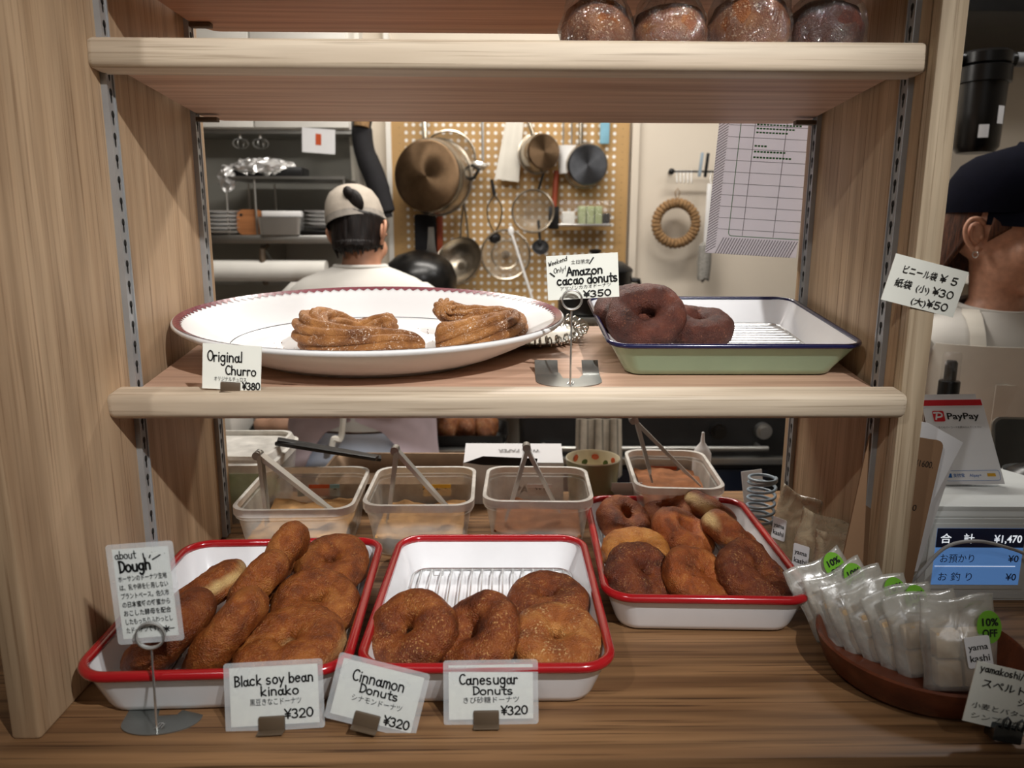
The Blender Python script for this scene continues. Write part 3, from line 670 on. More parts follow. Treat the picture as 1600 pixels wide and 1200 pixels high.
# ------------------------------------------------------------------ wrapped breads on the upper shelf
def wrapped(label, x, y, rx, h, seed, dark):
    z = .6491 - .0684 * (y - .033)
    t = thing('wrapped_bread', label, 'bread', (x, y, z), (-.068, 0, 0), 'wrapped breads on the upper shelf')
    g = G(); g.lathe([(.004, .004), (rx * .75, .003), (rx * .97, h * .28), (rx, h * .5), (rx * .85, h * .82), (rx * .5, h * .98), (.002, h)], 36)
    g.v = [tuple(Vector(p) * (1 + .06 * noise.noise(Vector(p) * 25 + Vector((seed, 0, 0))))) for p in g.v]
    g.build('bun', M['bread'] if not dark else M['cacao'], t)
    g = G()
    def fn(u, v):
        a = 2 * PI * u; q = v; r = (rx * 1.06) * math.cos(q * PI / 2 * .93) ** .55; zz = .004 + h * 1.06 * math.sin(q * PI / 2)
        k = 1 + .16 * noise.noise(Vector((math.cos(a) * 3, math.sin(a) * 3, q * 5 + seed)))
        kz = .014 * max(0, noise.noise(Vector((math.cos(a) * 2.3, math.sin(a) * 2.3, q * 3 + seed * 2)))) if q > .3 else 0
        return (r * k * math.cos(a), r * k * math.sin(a), zz + kz)
    g.sheet(fn, 44, 14, .0003); g.build('cling_film', M['cling'], t, label='crinkled clear film')
    g = G()
    def fn2(u, v):
        a = -.9 + 1.8 * u + seed; q = v
        return (rx * .72 * math.cos(a) * (1 - .3 * q) + .008 * noise.noise(Vector((u * 6, v * 4, seed))), rx * .72 * math.sin(a) * (1 - .3 * q) + .010 * noise.noise(Vector((u * 5, v * 6, seed + 4))), h * .75 + q * .034)
    g.sheet(fn2, 20, 8, .0003); g.build('film_tail', M['cling'], t, label='gathered end of the film')
wrapped('film wrapped bread farthest left on the upper shelf', .096, .105, .040, .062, 1, False)
wrapped('darker wrapped bread second from left on the upper shelf', .178, .110, .043, .058, 2, False)
wrapped('largest wrapped bread, second from right on the upper shelf', .264, .100, .045, .068, 3, False)
wrapped('film wrapped dark bread farthest right on the upper shelf', .350, .105, .042, .061, 4, True)
# ------------------------------------------------------------------ price cards
def penw(s, h, gap=1.0): return sum(ADV.get(c, .64) for c in s) * h * gap - h * .1
def card(name, label, loc, w, h, rot, lines, laminated=True, cutout=None, group=None):
    """a handwritten card; origin at the middle of its lower edge, facing -y"""
    t = thing(name, label, 'price card' if 'price' in name else 'sign', loc, rot, group)
    g = G()
    if cutout: a, b, c = cutout; g.prism([(-w / 2, 0), (a, 0), (a, c), (b, c), (b, 0), (w / 2, 0), (w / 2, h), (-w / 2, h)], -.0004, .0004, MT((0, 0, 0), (PI / 2, 0, 0)))
    else: g.box(-w / 2, w / 2, -.0004, .0004, 0, h)
    g.build('card', M['paper'], t, smooth=False)
    if laminated:
        g = G(); g.prism([(x, y + h / 2) for x, y, z in rrect(w + .010, h + .010, .003, 0, 3)], .0006, .0010, MT((0, 0, 0), (PI / 2, 0, 0))); g.build('laminate', M['lam'], t, smooth=False)
    g = G(); g2 = G()
    for L in lines:
        k = L[0]
        if k == 'p':       # handwritten latin: text, x0, x1, baseline, height, pen width (fractions of the card), rise
            _, s, x0, x1, z, hh, pw, rise = L; hh *= h; st = (x1 - x0) * w / max(penw(s, hh), 1e-6)
            pen(g, s, (x0 - .5) * w, z * h, hh, pw * h, rise=rise, stretch=st, y=-.0012)
        elif k == 'j':     # fine brush japanese
            _, s, x0, x1, z, size, rise = L; text(g2, s, (x0 - .5) * w, z * h, size * h, y=-.0012, rise=rise, width=(x1 - x0) * w)
        elif k == 'J':
            _, s, x0, x1, z, size, rise = L; text(g, s, (x0 - .5) * w, z * h, size * h, y=-.0012, rise=rise, width=(x1 - x0) * w, bold=.012)
        elif k == 's':
            _, pts, pw = L; stroke(g, [((x - .5) * w, z * h) for x, z in pts], pw * h, -.0012)
    ink(g, t)
    if g2.v: ink(g2, t, 'inkgrey', 'fine_lettering')
    return t
def clip(t, x, z=.0, w=.024):
    g = G(); g.box(x - w / 2, x + w / 2, -.0034, .0034, -.004, .0085, .001); g.box(x - w / 2, x + w / 2, -.012, .014, -.0052, -.0036, .0005)
    g.build('clip_stand', M['clipbrown'], t, label='brown plastic clip foot')
LEAN = R(-12)
PG = 'laminated donut price cards'
t = card('price_card', 'laminated card reading Black soy bean kinako leaning at the left tray', (-.2205, -.1600, .0046), .0815, .0545, (LEAN, R(-2.0), R(2)),
    [('p', 'Black soy bean', .06, .95, .69, .175, .026, .02), ('p', 'kinako', .35, .78, .51, .16, .026, 0), ('j', '黒豆きなこドーナツ', .22, .80, .355, .13, 0), ('p', '¥320', .61, .93, .10, .17, .026, .03)], group=PG); clip(t, -.003)
t = card('price_card', 'tilted laminated card reading Cinnamon Donuts between two trays', (-.1315, -.1640, .0085), .077, .0525, (LEAN, R(13.5), R(-4)),
    [('p', 'Cinnamon', .16, .80, .67, .20, .027, .0), ('p', 'Donuts', .28, .76, .49, .155, .026, 0), ('j', 'シナモンドーナツ', .20, .82, .33, .13, 0), ('p', '¥320', .65, .96, .04, .17, .028, 0)], group=PG); clip(t, -.004)
t = card('price_card', 'laminated card reading Canesugar Donuts in front of the middle tray', (-.0195, -.1540, .0046), .0795, .0510, (LEAN, R(-.6), R(0)),
    [('p', 'Canesugar', .13, .82, .65, .19, .028, 0), ('p', 'Donuts', .29, .77, .46, .15, .026, 0), ('j', 'きび砂糖ドーナツ', .16, .82, .31, .13, .01), ('p', '¥320', .62, .93, .08, .17, .028, .03)], group=PG); clip(t, -.0045)
t = card('price_card', 'white card reading Original Churro clipped in front of the oval platter', (-.3022, .0150, .2872), .0625, .0490, (R(-4), R(3.6), R(1)),
    [('p', 'Original', .09, .68, .62, .23, .028, 0), ('p', 'Churro', .40, .92, .34, .20, .028, 0), ('j', 'オリジナルチュロス', .20, .75, .20, .11, 0), ('p', '¥380', .69, .985, .02, .17, .028, .04)], False, (-.0115, .0095, .0085))
g = G(); g.box(-.0115, .0095, -.002, .006, -.002, .0082, .0008); g.box(-.0115, .0095, -.006, .016, -.0032, -.0018, .0005); g.build('clip_stand', M['clipbrown'], t, label='brown plastic clip foot')

def ring_stand(label, loc, rot, H, rr=.0115, w=.072, group=None, flaps=False):
    t = thing('card_stand', label, 'card stand', loc, rot, group)
    g = G(); out = [(-w / 2, .040), (-w / 2, .012)] + [(w / 2 * math.cos(a), .012 + .022 * math.sin(a)) for a in [PI + PI * k / 16 for k in range(1, 16)]] + [(w / 2, .012), (w / 2, .036), (w * .26, .038), (w * .16, .020), (-w * .08, .020), (-w * .12, .042)]
    g.prism(out, .0002, .0012); g.build('base_plate', M['plate_steel'], t, smooth=False)
    if flaps:
        for x0, x1 in ((-w / 2, -w * .14), (w * .24, w / 2)):
            g = G(); g.sheet(lambda u, v: (x0 + (x1 - x0) * u, .034 + .022 * v, .0007 + .009 * v * v + .003 * v), 4, 6, .001); g.build('side_flap', M['plate_steel'], t)
    g = G(); g.tube([(0, -.004, .001), (0, -.004 + (H * .137 if flaps else 0), H)], .0011, 8)
    for a in range(3): g.tube([(-.003 + .003 * a, -.002, .0016), (.000 + .0025 * a, .005 - .001 * a, .0030), (.003, .006 - .003 * a, .0016)], .0006, 6)
    g.build('rod', M['steel'], t)
    g = G()
    for dy in ((-.0062, -.0032) if not flaps else (-.0062 + H * .137, -.0032 + H * .137)): g.tube([(rr * math.cos(2 * PI * k / 28), dy, H + rr + rr * math.sin(2 * PI * k / 28)) for k in range(28)], .0011, 8, True)
    g.build('ring_clip', M['steel'], t, label='double wire ring holding the card')
    return t
ring_stand('steel ring stand at far left in front of the red rimmed tray', (-.3300, -.1590, 0), (R(-2), R(1), R(8)), .0840, .0122)
ring_stand('steel ring stand on the middle shelf beside the green tray', s2(.0705, .0725), (S2T, 0, 0), .0885, .0112, .078, None, True)
R2 = [('p', 'about', .05, .42, .895, .085, .010, .0), ('p', 'Dough', .10, .66, .745, .125, .022, .05),
      ('s', [(.55, .945), (.56, .875)], .014), ('s', [(.65, .885), (.68, .92)], .014), ('s', [(.70, .865), (.86, .915)], .014), ('s', [(.71, .945), (.715, .948)], .012), ('s', [(.93, .925), (.935, .928)], .012)]
for i, s in enumerate(('ホーサンのドーナツ生地', 'は、乳や卵を使用しない', 'プラントベース。佐久市', 'の日本蜜蜂の蜂蜜から', 'おこした酵母を配合', 'したもっちりふわっとし', 'たドーナツです。')):
    R2.append(('J', s, .05 + .004 * i, .92 if i != 6 else .66, .645 - .096 * i, .072, .03))
R2 += [('s', [(.74, .06), (.86, .11)], .012), ('s', [(.75, .11), (.85, .06)], .012), ('s', [(.80, .045), (.80, .125)], .012), ('s', [(.73, .085), (.95, .09)], .010)]
card('notice_card', 'laminated handwritten notice reading about Dough held by the left ring stand', (-.3290, -.1570, .0930), .0495, .0845, (R(-4), R(-3.4), R(2)), R2)
card('price_card', 'white card reading Amazon cacao donuts held upright above the middle shelf', (.0845, .0730, .3815), .0815, .0500, (R(-4), R(-3.2), 0),
    [('p', 'Weekend', .03, .29, .76, .10, .012, .28), ('p', 'Only!', .10, .27, .60, .11, .012, .20), ('j', '土日限定', .34, .60, .80, .10, 0), ('s', [(.04, .62), (.11, .53)], .03), ('s', [(.60, .78), (.66, .92)], .03),
     ('p', 'Amazon', .28, .78, .53, .19, .034, .03), ('p', 'cacao donuts', .14, .99, .33, .20, .034, .02), ('j', 'アマゾンカカオドーナツ', .17, .88, .21, .10, .04), ('p', '¥350', .50, .88, .03, .155, .030, .02)], False)
card('price_card', 'tilted white paper listing bag prices taped to the right upright', (.4372, .0142, .3765), .0850, .0500, (0, R(13.5), R(3)),
    [('J', 'ビニール袋', .14, .60, .66, .19, 0), ('p', '¥ 5', .66, .90, .66, .17, .024, 0), ('J', '紙袋', .10, .33, .36, .20, 0), ('J', '(小)', .39, .57, .36, .17, 0), ('p', '¥30', .62, .90, .36, .17, .024, .02), ('J', '(大)', .38, .58, .08, .17, 0), ('p', '¥50', .60, .88, .08, .17, .024, .02)], False)
t = card('notice_card', 'handwritten shortbread notice in a bulldog clip at the right front of the counter', (.4560, -.1900, .0125), .1000, .0560, (R(-10), R(13), R(-3)),
    [('p', 'yamakoshi/', .04, .44, .86, .11, .018, 0), ('J', '長野県', .48, .68, .86, .11, 0), ('J', 'スペルト小麦の', .08, .80, .62, .16, 0), ('J', 'ショートブレッド', .44, 1.0, .44, .14, 0), ('j', '小麦とバターの香りが', .04, .92, .26, .105, 0), ('j', 'シンプルな材料で', .05, .80, .09, .105, 0)], False)
g = G(); g.box(-.0235, .0035, -.006, .008, -.009, .006, .0015); g.tube([(-.019, -.0075, .004), (-.019, -.009, .012), (-.016, -.009, .015), (-.013, -.009, .012), (-.013, -.0075, .004)], .0012, 6); g.tube([(-.006, -.0075, .004), (-.006, -.009, .012), (-.003, -.009, .015), (0, -.009, .012), (0, -.0075, .004)], .0012, 6)
g.build('bulldog_clip', M['darkchrome'], t, MT((0, 0, 0), (0, R(-2), 0)), label='shiny metal clip foot')

# ------------------------------------------------------------------ sugar tubs and tongs behind the trays
def tub(label, loc, rot, w, d, h, powm, fill, tape=None, pl=None, group='milky plastic sugar tubs'):
    t = thing('plastic_tub', label, 'container', loc, rot, group)
    rc = .028; g = G(); rr = []
    for i, z in ((.020, 0), (.014, .004), (.008, h * .55), (.0045, h * .80)): rr.append(rrect(w - 2 * i, d - 2 * i, rc, z))
    for i, z in ((.002, h * .81), (.0015, h * .88)): rr.append(rrect(w - 2 * i, d - 2 * i, rc, z))
    g.rings(rr, True, False); g.build('body', M['pp'], t, angle=60)
    g = G(); g.rings([rrect(w - 2 * i, d - 2 * i, rc, z) for i, z in ((.0025, h * .86), (0, h * .87), (0, h), (.003, h + .001), (.005, h), (.005, h * .95), (.0045, h * .88))], False, False)
    g.build('rim', M['pprim'], t, angle=60, label='thick milky rim')
    if tape:
        for (x, ww, m, s) in tape:
            g = G(); g.box(x - ww / 2, x + ww / 2, d / 2 - .0075, d / 2 - .0068, h * .42, h * .66); g.build('label_tape', M[m], t, smooth=False)
            if s: g = G(); text(g, s, x + ww / 2 - .004, h * .48, .012, y=d / 2 - .0080, sx=-1); ink(g, t)
    p = G()
    def fn(u, v):
        x = (u - .5) * (w - .034); y = (v - .5) * (d - .034)
        return (x, y, fill + .009 * noise.noise(Vector((x * 22 + loc[0] * 90, y * 22, 1))) + .004 * noise.noise(Vector((x * 70, y * 70, 2))))
    p.sheet(fn, 24, 24, .003); o = p.build('sugar_powder', M[powm]); o.location = loc; o.rotation_euler = rot
    tag(o, pl, 'sugar', kind='stuff')
    return t
tub('milky plastic tub farthest left behind the left tray', (-.3005, .2870, 0), (0, 0, R(1.5)), .168, .196, .083, 'kinpow', .032, [(-.03, .012, 'tapeb', None), (.0, .034, 'orange', None), (.024, .016, 'tapeb', '8')], 'tan powder inside the leftmost plastic tub')
tub('milky plastic tub with yellow label behind the gap between two trays', (-.1275, .2950, 0), (0, 0, R(.5)), .158, .180, .083, 'kinpow', .030, [(.015, .045, 'tapey', 'シナモン')], 'tan powder inside the tub with a yellow label')
tub('milky plastic tub with white label behind the middle tray', (.0455, .3020, 0), (0, 0, R(-2)), .160, .165, .083, 'cacaopow', .028, [(.005, .040, 'paperw', 'きび')], 'light brown powder inside the tub behind the middle tray')
tub('smaller tub of dark sugar at the back behind the right tray', (.2660, .3760, 0), (0, 0, R(-4)), .136, .205, .083, 'cacaopow', .052, [(.0, .05, 'orange', None)], 'dark brown sugar heaped in the tub behind the right tray')
def tongs(label, apex, tipa, tipb, wid=.017):
    """two folded steel arms hinged at the apex"""
    t = thing('tongs', label, 'tongs', apex, (0, 0, 0), 'steel tongs standing in the tubs')
    A = Vector((0, 0, 0))
    for q in (tipa, tipb):
        T = Vector(q) - Vector(apex); d = T.normalized(); s = Vector((0, 1, 0)) - d * d.y; s.normalize(); nrm = d.cross(s)
        inner = nrm if nrm.dot((Vector(tipa) + Vector(tipb)) / 2 - Vector(apex) - T) > 0 else -nrm
        g = G(); rings = []
        for f, ww, dp in ((0, .6, .004), (.04, .9, .006), (.12, 1, .006), (.80, .85, .005), (.88, .7, .003), (1, 1.1, .002)):
            c = A + T * f; h = wid / 2 * ww; e = inner * dp
            sec = [c - s * h, c + s * h, c + s * h + e, c + s * (h - .001) + e, c + s * (h - .001) + e * .15, c - s * (h - .001) + e * .15, c - s * (h - .001) + e, c - s * h + e]
            rings.append([tuple(p) for p in sec])
        g.rings(rings); g.build('arm', M['tongsteel'], t, smooth=False)
    g = G(); g.tube([(0, -wid * .55, -.006), (0, wid * .55, -.006)], .0028, 12); g.tube([(0, -wid * .50, -.006), (0, wid * .50, -.006)], .0062, 12); g.build('hinge_pin', M['brushed'], t)
    return t
tongs('steel tongs standing in the leftmost tub', (-.3600, .262, .146), (-.350, .250, .038), (-.252, .262, .052))
tongs('steel tongs standing in the tub with a yellow label', (-.1640, .272, .150), (-.178, .262, .038), (-.082, .272, .050))
tongs('steel tongs standing in the tub behind the middle tray', (.0280, .282, .151), (-.004, .272, .036), (.079, .280, .046))
tongs('long steel tongs standing in the dark sugar tub', (.2010, .378, .168), (.2290, .350, .066), (.3080, .350, .062), .016)
# things behind the tubs
t = thing('lidded_container', 'clear lidded food container with greens behind the leftmost tub', 'container', (-.462, .425, 0))
g = G(); g.rings([rrect(.17, .15, .02, 0), rrect(.19, .17, .025, .086)], True, False); g.build('body', M['pp'], t)
g = G(); g.rings([rrect(.186, .166, .025, .086), rrect(.198, .178, .028, .087), rrect(.198, .178, .028, .1), rrect(.188, .168, .025, .102), rrect(.18, .16, .025, .112), rrect(.17, .15, .025, .112), rrect(.168, .148, .02, .104)], False, True); g.build('lid', M['pprim'], t)
g = G(); g.ball((0, 0, .028), (.08, .07, .026)); g.v = [tuple(Vector(p) + Vector((0, 0, .006)) * noise.noise(Vector(p) * 80)) for p in g.v]; o = g.build('leafy_greens', M['leafg']); o.location = (-.462, .425, 0); tag(o, 'leafy greens inside the lidded container', 'greens', kind='stuff')
t = thing('baking_pan', 'dark shallow baking pan behind the two left tubs', 'pan', (-.185, .49, .010), (0, 0, R(-1)))
g = G(); rr = [rrect(.24, .15, .02, 0), rrect(.264, .176, .024, .037), rrect(.27, .182, .025, .038), rrect(.262, .174, .024, .0355), rrect(.236, .146, .02, .004)]; g.rings(rr); g.build('pan', mat('browned pan metal', '#6d5844', .42, .7, .25, 20), t)
g = G(); g.tube([(-.1, 0, .005), (-.1, 0, -.0085), (.1, 0, -.0085), (.1, 0, .005)], .003, 6); g.build('foot_rail', M['darksteel'], t)
t = thing('serving_tongs', 'dark steel tongs lying between the lidded container and the leftmost tub', 'tongs', (-.374, .402, .1185), (0, R(9), R(-4)))
for dy, dz in ((0, 0), (.05, .004)):
    g = G(); g.box(0, .17, -.009, .009, -.003, .003, .001, MT((0, 0, dz), (0, R(5 if dy else -3), R(14 if dy else -6)))); g.build('arm', M['darksteel'], t)
t = thing('paper_box', 'white box of wax paper standing behind the middle tub', 'box', (.012, .462, 0), (R(0), 0, R(-1)))
g = G(); g.box(-.085, .085, -.03, .03, 0, .073, .001); g.build('carton', M['paperw'], t, smooth=False)
g = G(); g.sheet(lambda u, v: ((u - .5) * .168, -.03 + .062 * v, .074 + .016 * v), 4, 4, .0008); g.build('lid_flap', M['paperw'], t)
g = G(); text(g, 'WAX PAPER', 0, 0, .013, y=0, align='CENTER', bold=.02, M=MT((.01, .012, .0858), (R(-75), 0, PI))); g.build('lettering', M['inkgrey'], t, smooth=False)
g = G(); text(g, 'PAPER', .03, .02, .02, y=-.0306, bold=.02, align='CENTER'); g.build('lettering', M['inkgrey'], t, smooth=False)
t = thing('slicing_knife', 'dark broad blade resting on the wax paper box', 'knife', (-.02, .428, .0785), (R(-8), R(2), R(1)))
g = G(); g.prism([(-.05, -.004), (-.02, -.0075), (.07, -.007), (.072, .006), (-.02, .0075)], -.0008, .0008, MT((0, 0, 0), (R(75), 0, 0))); g.build('blade', M['black'], t, smooth=False)
t = thing('mug', 'olive mug with leaf pattern inside, right of the wax paper box', 'mug', (.1440, .4200, 0))
g = G(); g.lathe([(.034, 0), (.038, .004), (.044, .078), (.0455, .086)], 40, cap1=False); g.build('outer_wall', M['mugo'], t)
g = G(); g.lathe([(.0455, .086), (.0445, .088), (.043, .086), (.037, .008), (.01, .006)], 40, cap0=False); g.build('inner_wall', M['mugg'], t)
for k in range(14):
    a = 2 * PI * k / 14; zz = .066 + .010 * (k % 2); g = G(); g.ball((0, 0, 0), (.0065, .0012, .005), 10, 6, MT(((.0415 - .0012 * (k % 2)) * math.cos(a), (.0415 - .0012 * (k % 2)) * math.sin(a), zz), (0, R(30 * (k % 3)), a + PI / 2)))
    g.build('leaf_motif', M['orange'] if k % 2 else M['leafg'], t)
t = thing('spring_stand', 'blue grey coil spring standing behind the right tray', 'spring', (.398, .328, 0))
g = G(); g.tube([((.0205) * math.cos(a), .0205 * math.sin(a), .004 + .0126 * a / (2 * PI) if a < 12 * PI else .004 + .0126 * 6 + .002 * (a - 12 * PI) / (2 * PI)) for a in [2 * PI * k / 28 for k in range(28 * 7 + 1)]], .0024, 8); g.build('coil', M['bluegrey'], t)
o = G().box(-.02, .02, -.001, .001, 0, .075, 0, MT((0, 0, 0), (R(-14), 0, R(20)))).build('paper_slip', M['paperw'], smooth=False); o.location = (.408, .375, 0); tag(o, 'small white paper slip leaning behind the coil spring', 'paper')
t = thing('paper_slip', 'folded white paper between the mug and the dark sugar tub', 'paper', (.196, .395, 0))
g = G(); g.sheet(lambda u, v: ((u - .5) * .05, .012 * math.sin(v * 5), v * .055), 6, 8, .0008); g.build('sheet', M['paperw'], t)

# ------------------------------------------------------------------ cookie bags
def cookie_bag(label, loc, rot, w, h, seed, cookies, stick=None, labelpos=None, dep=.022, group=None, lean=0, bm='bag'):
    """frosted bag of shortbread; origin at the bottom middle, wide face to -y"""
    t = thing('cookie_bag', label, 'bag', loc, rot, group)
    hc = h * .62
    for r in range(2):
        for c in range(2):
            x0 = -w * .36 + c * w * .36; z0 = .005 + r * hc / 2
            g = G(); g.box(x0 + .001, x0 + w * .35, -dep * .34, dep * .34, z0, z0 + hc / 2 - .002, .003); g.build('shortbread', M['cookie'], t)
    def side(s):
        def fn(u, v):
            bul = dep * .62 * (math.sin(PI * u) ** .45 if 0 < u < 1 else 0) * (1 if v < .55 else max(0, 1 - (v - .55) / .32))
            bul *= min(1, v / .06 + .3)
            wr = .0022 * noise.noise(Vector((u * 7, v * 9, seed + s))) * (1 if .02 < u < .98 else 0)
            xx = (u - .5) * w * (1 + .03 * math.sin(v * 9 + seed)); zt = h * v
            return (xx, s * bul + wr + lean * v * v, zt + .003 * math.sin(u * 6 + seed) * v)
        return fn
    g = G(); g.sheet(side(-1), 16, 18, .0003); g.sheet(side(1), 16, 18, .0003); g.build('bag', M[bm], t, angle=180, label='frosted clear bag')
    if stick:
        sx_, sz_, fr = stick
        g = G(); g.prism([(.0115 * math.cos(2 * PI * k / 24), .0165 * math.sin(2 * PI * k / 24)) for k in range(24)], 0, .0006, MT((sx_, -.004 + lean * (sz_ / h) ** 2 - (.006 if fr else 0), sz_), (PI / 2, 0, 0))); s_ = g.build('discount_sticker', M['stickgreen'], t, label='oval green discount sticker')
        g = G(); yy = -.0052 + lean * (sz_ / h) ** 2 - (.006 if fr else 0)
        text(g, '10%', sx_, sz_ + .0015, .0105, y=yy, align='CENTER', bold=.03, width=.015); text(g, 'OFF', sx_, sz_ - .0095, .0105, y=yy, align='CENTER', bold=.03, width=.014); ink(g, s_)
        g.v and None
    if labelpos:
        lx, lz, lr = labelpos
        Ml = MT((lx, -dep * .72 + .001, lz), (0, R(lr), 0))
        g = G(); g.prism([(x, y) for x, y, z in rrect(.0235, .031, .002, 0, 3)], 0, .0006, Ml @ MT((0, 0, 0), (PI / 2, 0, 0))); q = g.build('product_label', M['paperw'], t, smooth=False, label='white printed label')
        g = G(); text(g, 'yama', 0, .0022, .0085, y=-.0009, align='CENTER', width=.0185, bold=.015, M=Ml); text(g, 'kashi', 0, -.0092, .0095, y=-.0009, align='CENTER', width=.0185, bold=.015, M=Ml); ink(g, q)
    return t
BG = 'discounted cookie bags in the wooden bowl'
t = thing('wooden_bowl', 'round reddish wooden bowl at the right front holding cookie bags', 'bowl', (.4300, -.0720, 0))
g = G(); g.lathe([(.02, 0), (.082, 0), (.092, .008), (.101, .032), (.1015, .036), (.099, .0375), (.0965, .035), (.088, .012), (.078, .006), (.02, .005)], 72); g.build('bowl', M['bowlwood'], t)
YA = R(-26)
bags = [((.3830, -.010, .014), (R(-16), R(-25), R(8)), None), ((.3960, -.026, .008), (R(-16), R(-23), R(4)), (.020, .078)), ((.4060, -.042, .007), (R(-15), R(-21), R(2)), None),
        ((.4190, -.058, .006), (R(-14), R(-19), 0), (.020, .079)), ((.4310, -.074, .006), (R(-12), R(-17), R(-2)), (.018, .078)), ((.4420, -.088, .006), (R(-11), R(-13), R(-4)), None)]
bl = ['cookie bag at the back of the bowl, jutting out over the tray corner', 'second cookie bag from the back of the bowl with green sticker at its corner', 'cookie bag in the middle of the bowl without a visible sticker', 'cookie bag fourth from the back of the bowl with green sticker', 'cookie bag third from the front of the bowl with green sticker at its top', 'cookie bag tucked right behind the labelled front bag']
for k, (l, r_, st) in enumerate(bags):
    st = (.020, .070) if k == 0 else ((st[0], .069) if st else None)
    cookie_bag(bl[k], l, r_, .072, .086, k + 1, 4, (st[0], st[1], 0) if st else None, None, .018, BG, .004)
cookie_bag('front cookie bag in the bowl with a yama kashi label and sticker', (.4530, -.114, .006), (R(-10), R(-5), R(-6)), .072, .094, 9, 4, (.025, .066, 1), (.011, .044, -6), .024, BG)
BG2 = 'cookie bags leaning on the right panel'
cookie_bag('cookie bag farthest back against the right panel', (.3990, .215, 0), (R(-6), R(6), R(-62)), .070, .098, 21, 4, None, (-.012, .040, -8), .022, BG2, 0, 'bagtan')
cookie_bag('labelled cookie bag in the middle of three against the right panel', (.3990, .125, 0), (R(-6), R(4), R(-58)), .074, .098, 22, 4, None, (-.014, .038, -8), .024, BG2, 0, 'bagtan')
cookie_bag('unlabelled cookie bag nearest the front against the right panel', (.4060, .075, 0), (R(-4), R(-3), R(-62)), .070, .090, 23, 4, None, None, .020, BG2, 0, 'bagtan')
# ------------------------------------------------------------------ till corner on the right
t = thing('cash_register', 'white cash register with a lit blue customer display', 'cash register', (.600, .0850, 0), (0, 0, R(-1)))
g = G(); pr = [(.0, 0), (.24, 0), (.24, .100), (.10, .118), (.06, .1225), (.012, .1225), (.003, .117), (0, .112)]
g.rings([[(x, y, z) for y, z in pr] for x in (-.092, -.088, .150, .154)]); g.build('housing', M['plasticw'], t, angle=30)
g = G(); g.box(-.088, .150, .004, .050, .112, .124, .004); g.build('printer_cover', M['plasticw'], t)
g = G(); g.box(-.094, -.080, -.003, .05, .104, .121, .005); g.box(.095, .109, -.003, .05, .104, .121, .005); g.build('hinge_cap', M['plasticw'], t)
g = G(); g.box(-.078, .046, -.004, 0, .016, .104, .0015); g.box(-.086, .060, -.002, .004, .002, .110, .002); g.build('display_bezel', M['plasticw'], t)
sm_ = MT((-.015, -.0048, .0605))
g = G(); g.box(-.0545, .0545, 0, .001, -.0375, .0375, 0, sm_); s = g.build('display_screen', M['screenb'], t, smooth=False, label='lit blue display panel')
g = G(); g.box(-.0545, .0545, -.0004, .0005, .0125, .0375, 0, sm_); g.build('total_band', M['screend'], s, smooth=False)
g = G(); g.box(-.053, .0475, -.0004, .0005, -.0128, -.0122, 0, sm_); text(g, '合　計', -.0505, .0195, .0135, y=-.0009, width=.042, bold=.012, M=sm_); text(g, '¥1,470', .051, .0195, .0135, y=-.0009, align='RIGHT', bold=.02, sx=.92, M=sm_); g.build('lit_characters', M['litwhite'], s, smooth=False)
g = G(); text(g, 'お預かり', -.0485, -.0065, .0125, y=-.0007, width=.042, M=sm_); text(g, '¥0', .0505, -.0065, .0125, y=-.0007, align='RIGHT', bold=.012, M=sm_); text(g, 'お 釣 り', -.0485, -.0310, .0125, y=-.0007, width=.042, M=sm_); text(g, '¥0', .0505, -.0310, .0125, y=-.0007, align='RIGHT', bold=.012, M=sm_); g.build('dark_characters', M['screenink'], s, smooth=False)
t = thing('cable', 'thin grey cable arching in front of the register display', 'cable', (.52, .055, 0))
g = G(); g.tube(crspline([(-.04, .02, .004), (-.02, .006, .045), (.008, .004, .082), (.045, .004, .0905), (.085, .004, .082), (.12, .01, .066), (.165, .012, .03), (.18, .012, .003)], 10), .0021, 8); g.build('cord', mat('grey cable', '#a7a6a6', .5), t)

t = thing('payment_sign', 'white payment sign with red band leaning on top of the register', 'sign', (.628, .1780, .1215), (R(-22), R(-1), R(-1)))
SK = Matrix(((1, 0, -.11, 0), (0, 1, 0, 0), (0, 0, 1, 0), (0, 0, 0, 1)))
g = G(); g.prism([(-.042, 0), (.046, 0), (.042, .118), (-.041, .118)], -.0006, .0006, MT((0, 0, 0), (PI / 2, 0, 0))); g.build('panel', M['paperw'], t, smooth=False)
g = G(); g.prism([(-.0405, .1085), (.0408, .1085), (.0402, .1165), (-.0408, .1165)], 0, .0006, MT((0, -.0006, 0), (PI / 2, 0, 0))); g.build('red_band', M['payred'], t, smooth=False, label='red header band')
g = G(); g.prism([(x, y + .094) for x, y, z in rrect(.0155, .0150, .002, 0, 3)], 0, .0006, MT((-.0225, -.0006, 0), (PI / 2, 0, 0))); lg = g.build('logo', M['payred'], t, smooth=False, label='red square logo')
g = G(); stroke(g, [(-.0275, .0890), (-.0245, .0985)], .0022, -.0014); stroke(g, [(-.0295, .0985)] + [(x - .0225, z + .0957) for x, z in arc(.0005, 0, .0042, .0030, 85, -90, 6)] + [(-.0265, .0925)], .0022, -.0014); g.build('logo_mark', M['paperw'], lg, smooth=False)
g = G(); text(g, 'PayPay', -.0120, .0895, .0125, y=-.0009, width=.044, bold=.022); text(g, 'こちらのバーコードを読み込んでください', -.0300, .0770, .0035, y=-.0009, width=.062); g.build('lettering', M['ink'], t, smooth=False)
g = G(); g.box(-.033, .042, -.0009, -.0005, .0055, .0185); g.build('brand_strip', M['paperw'], t, smooth=False)
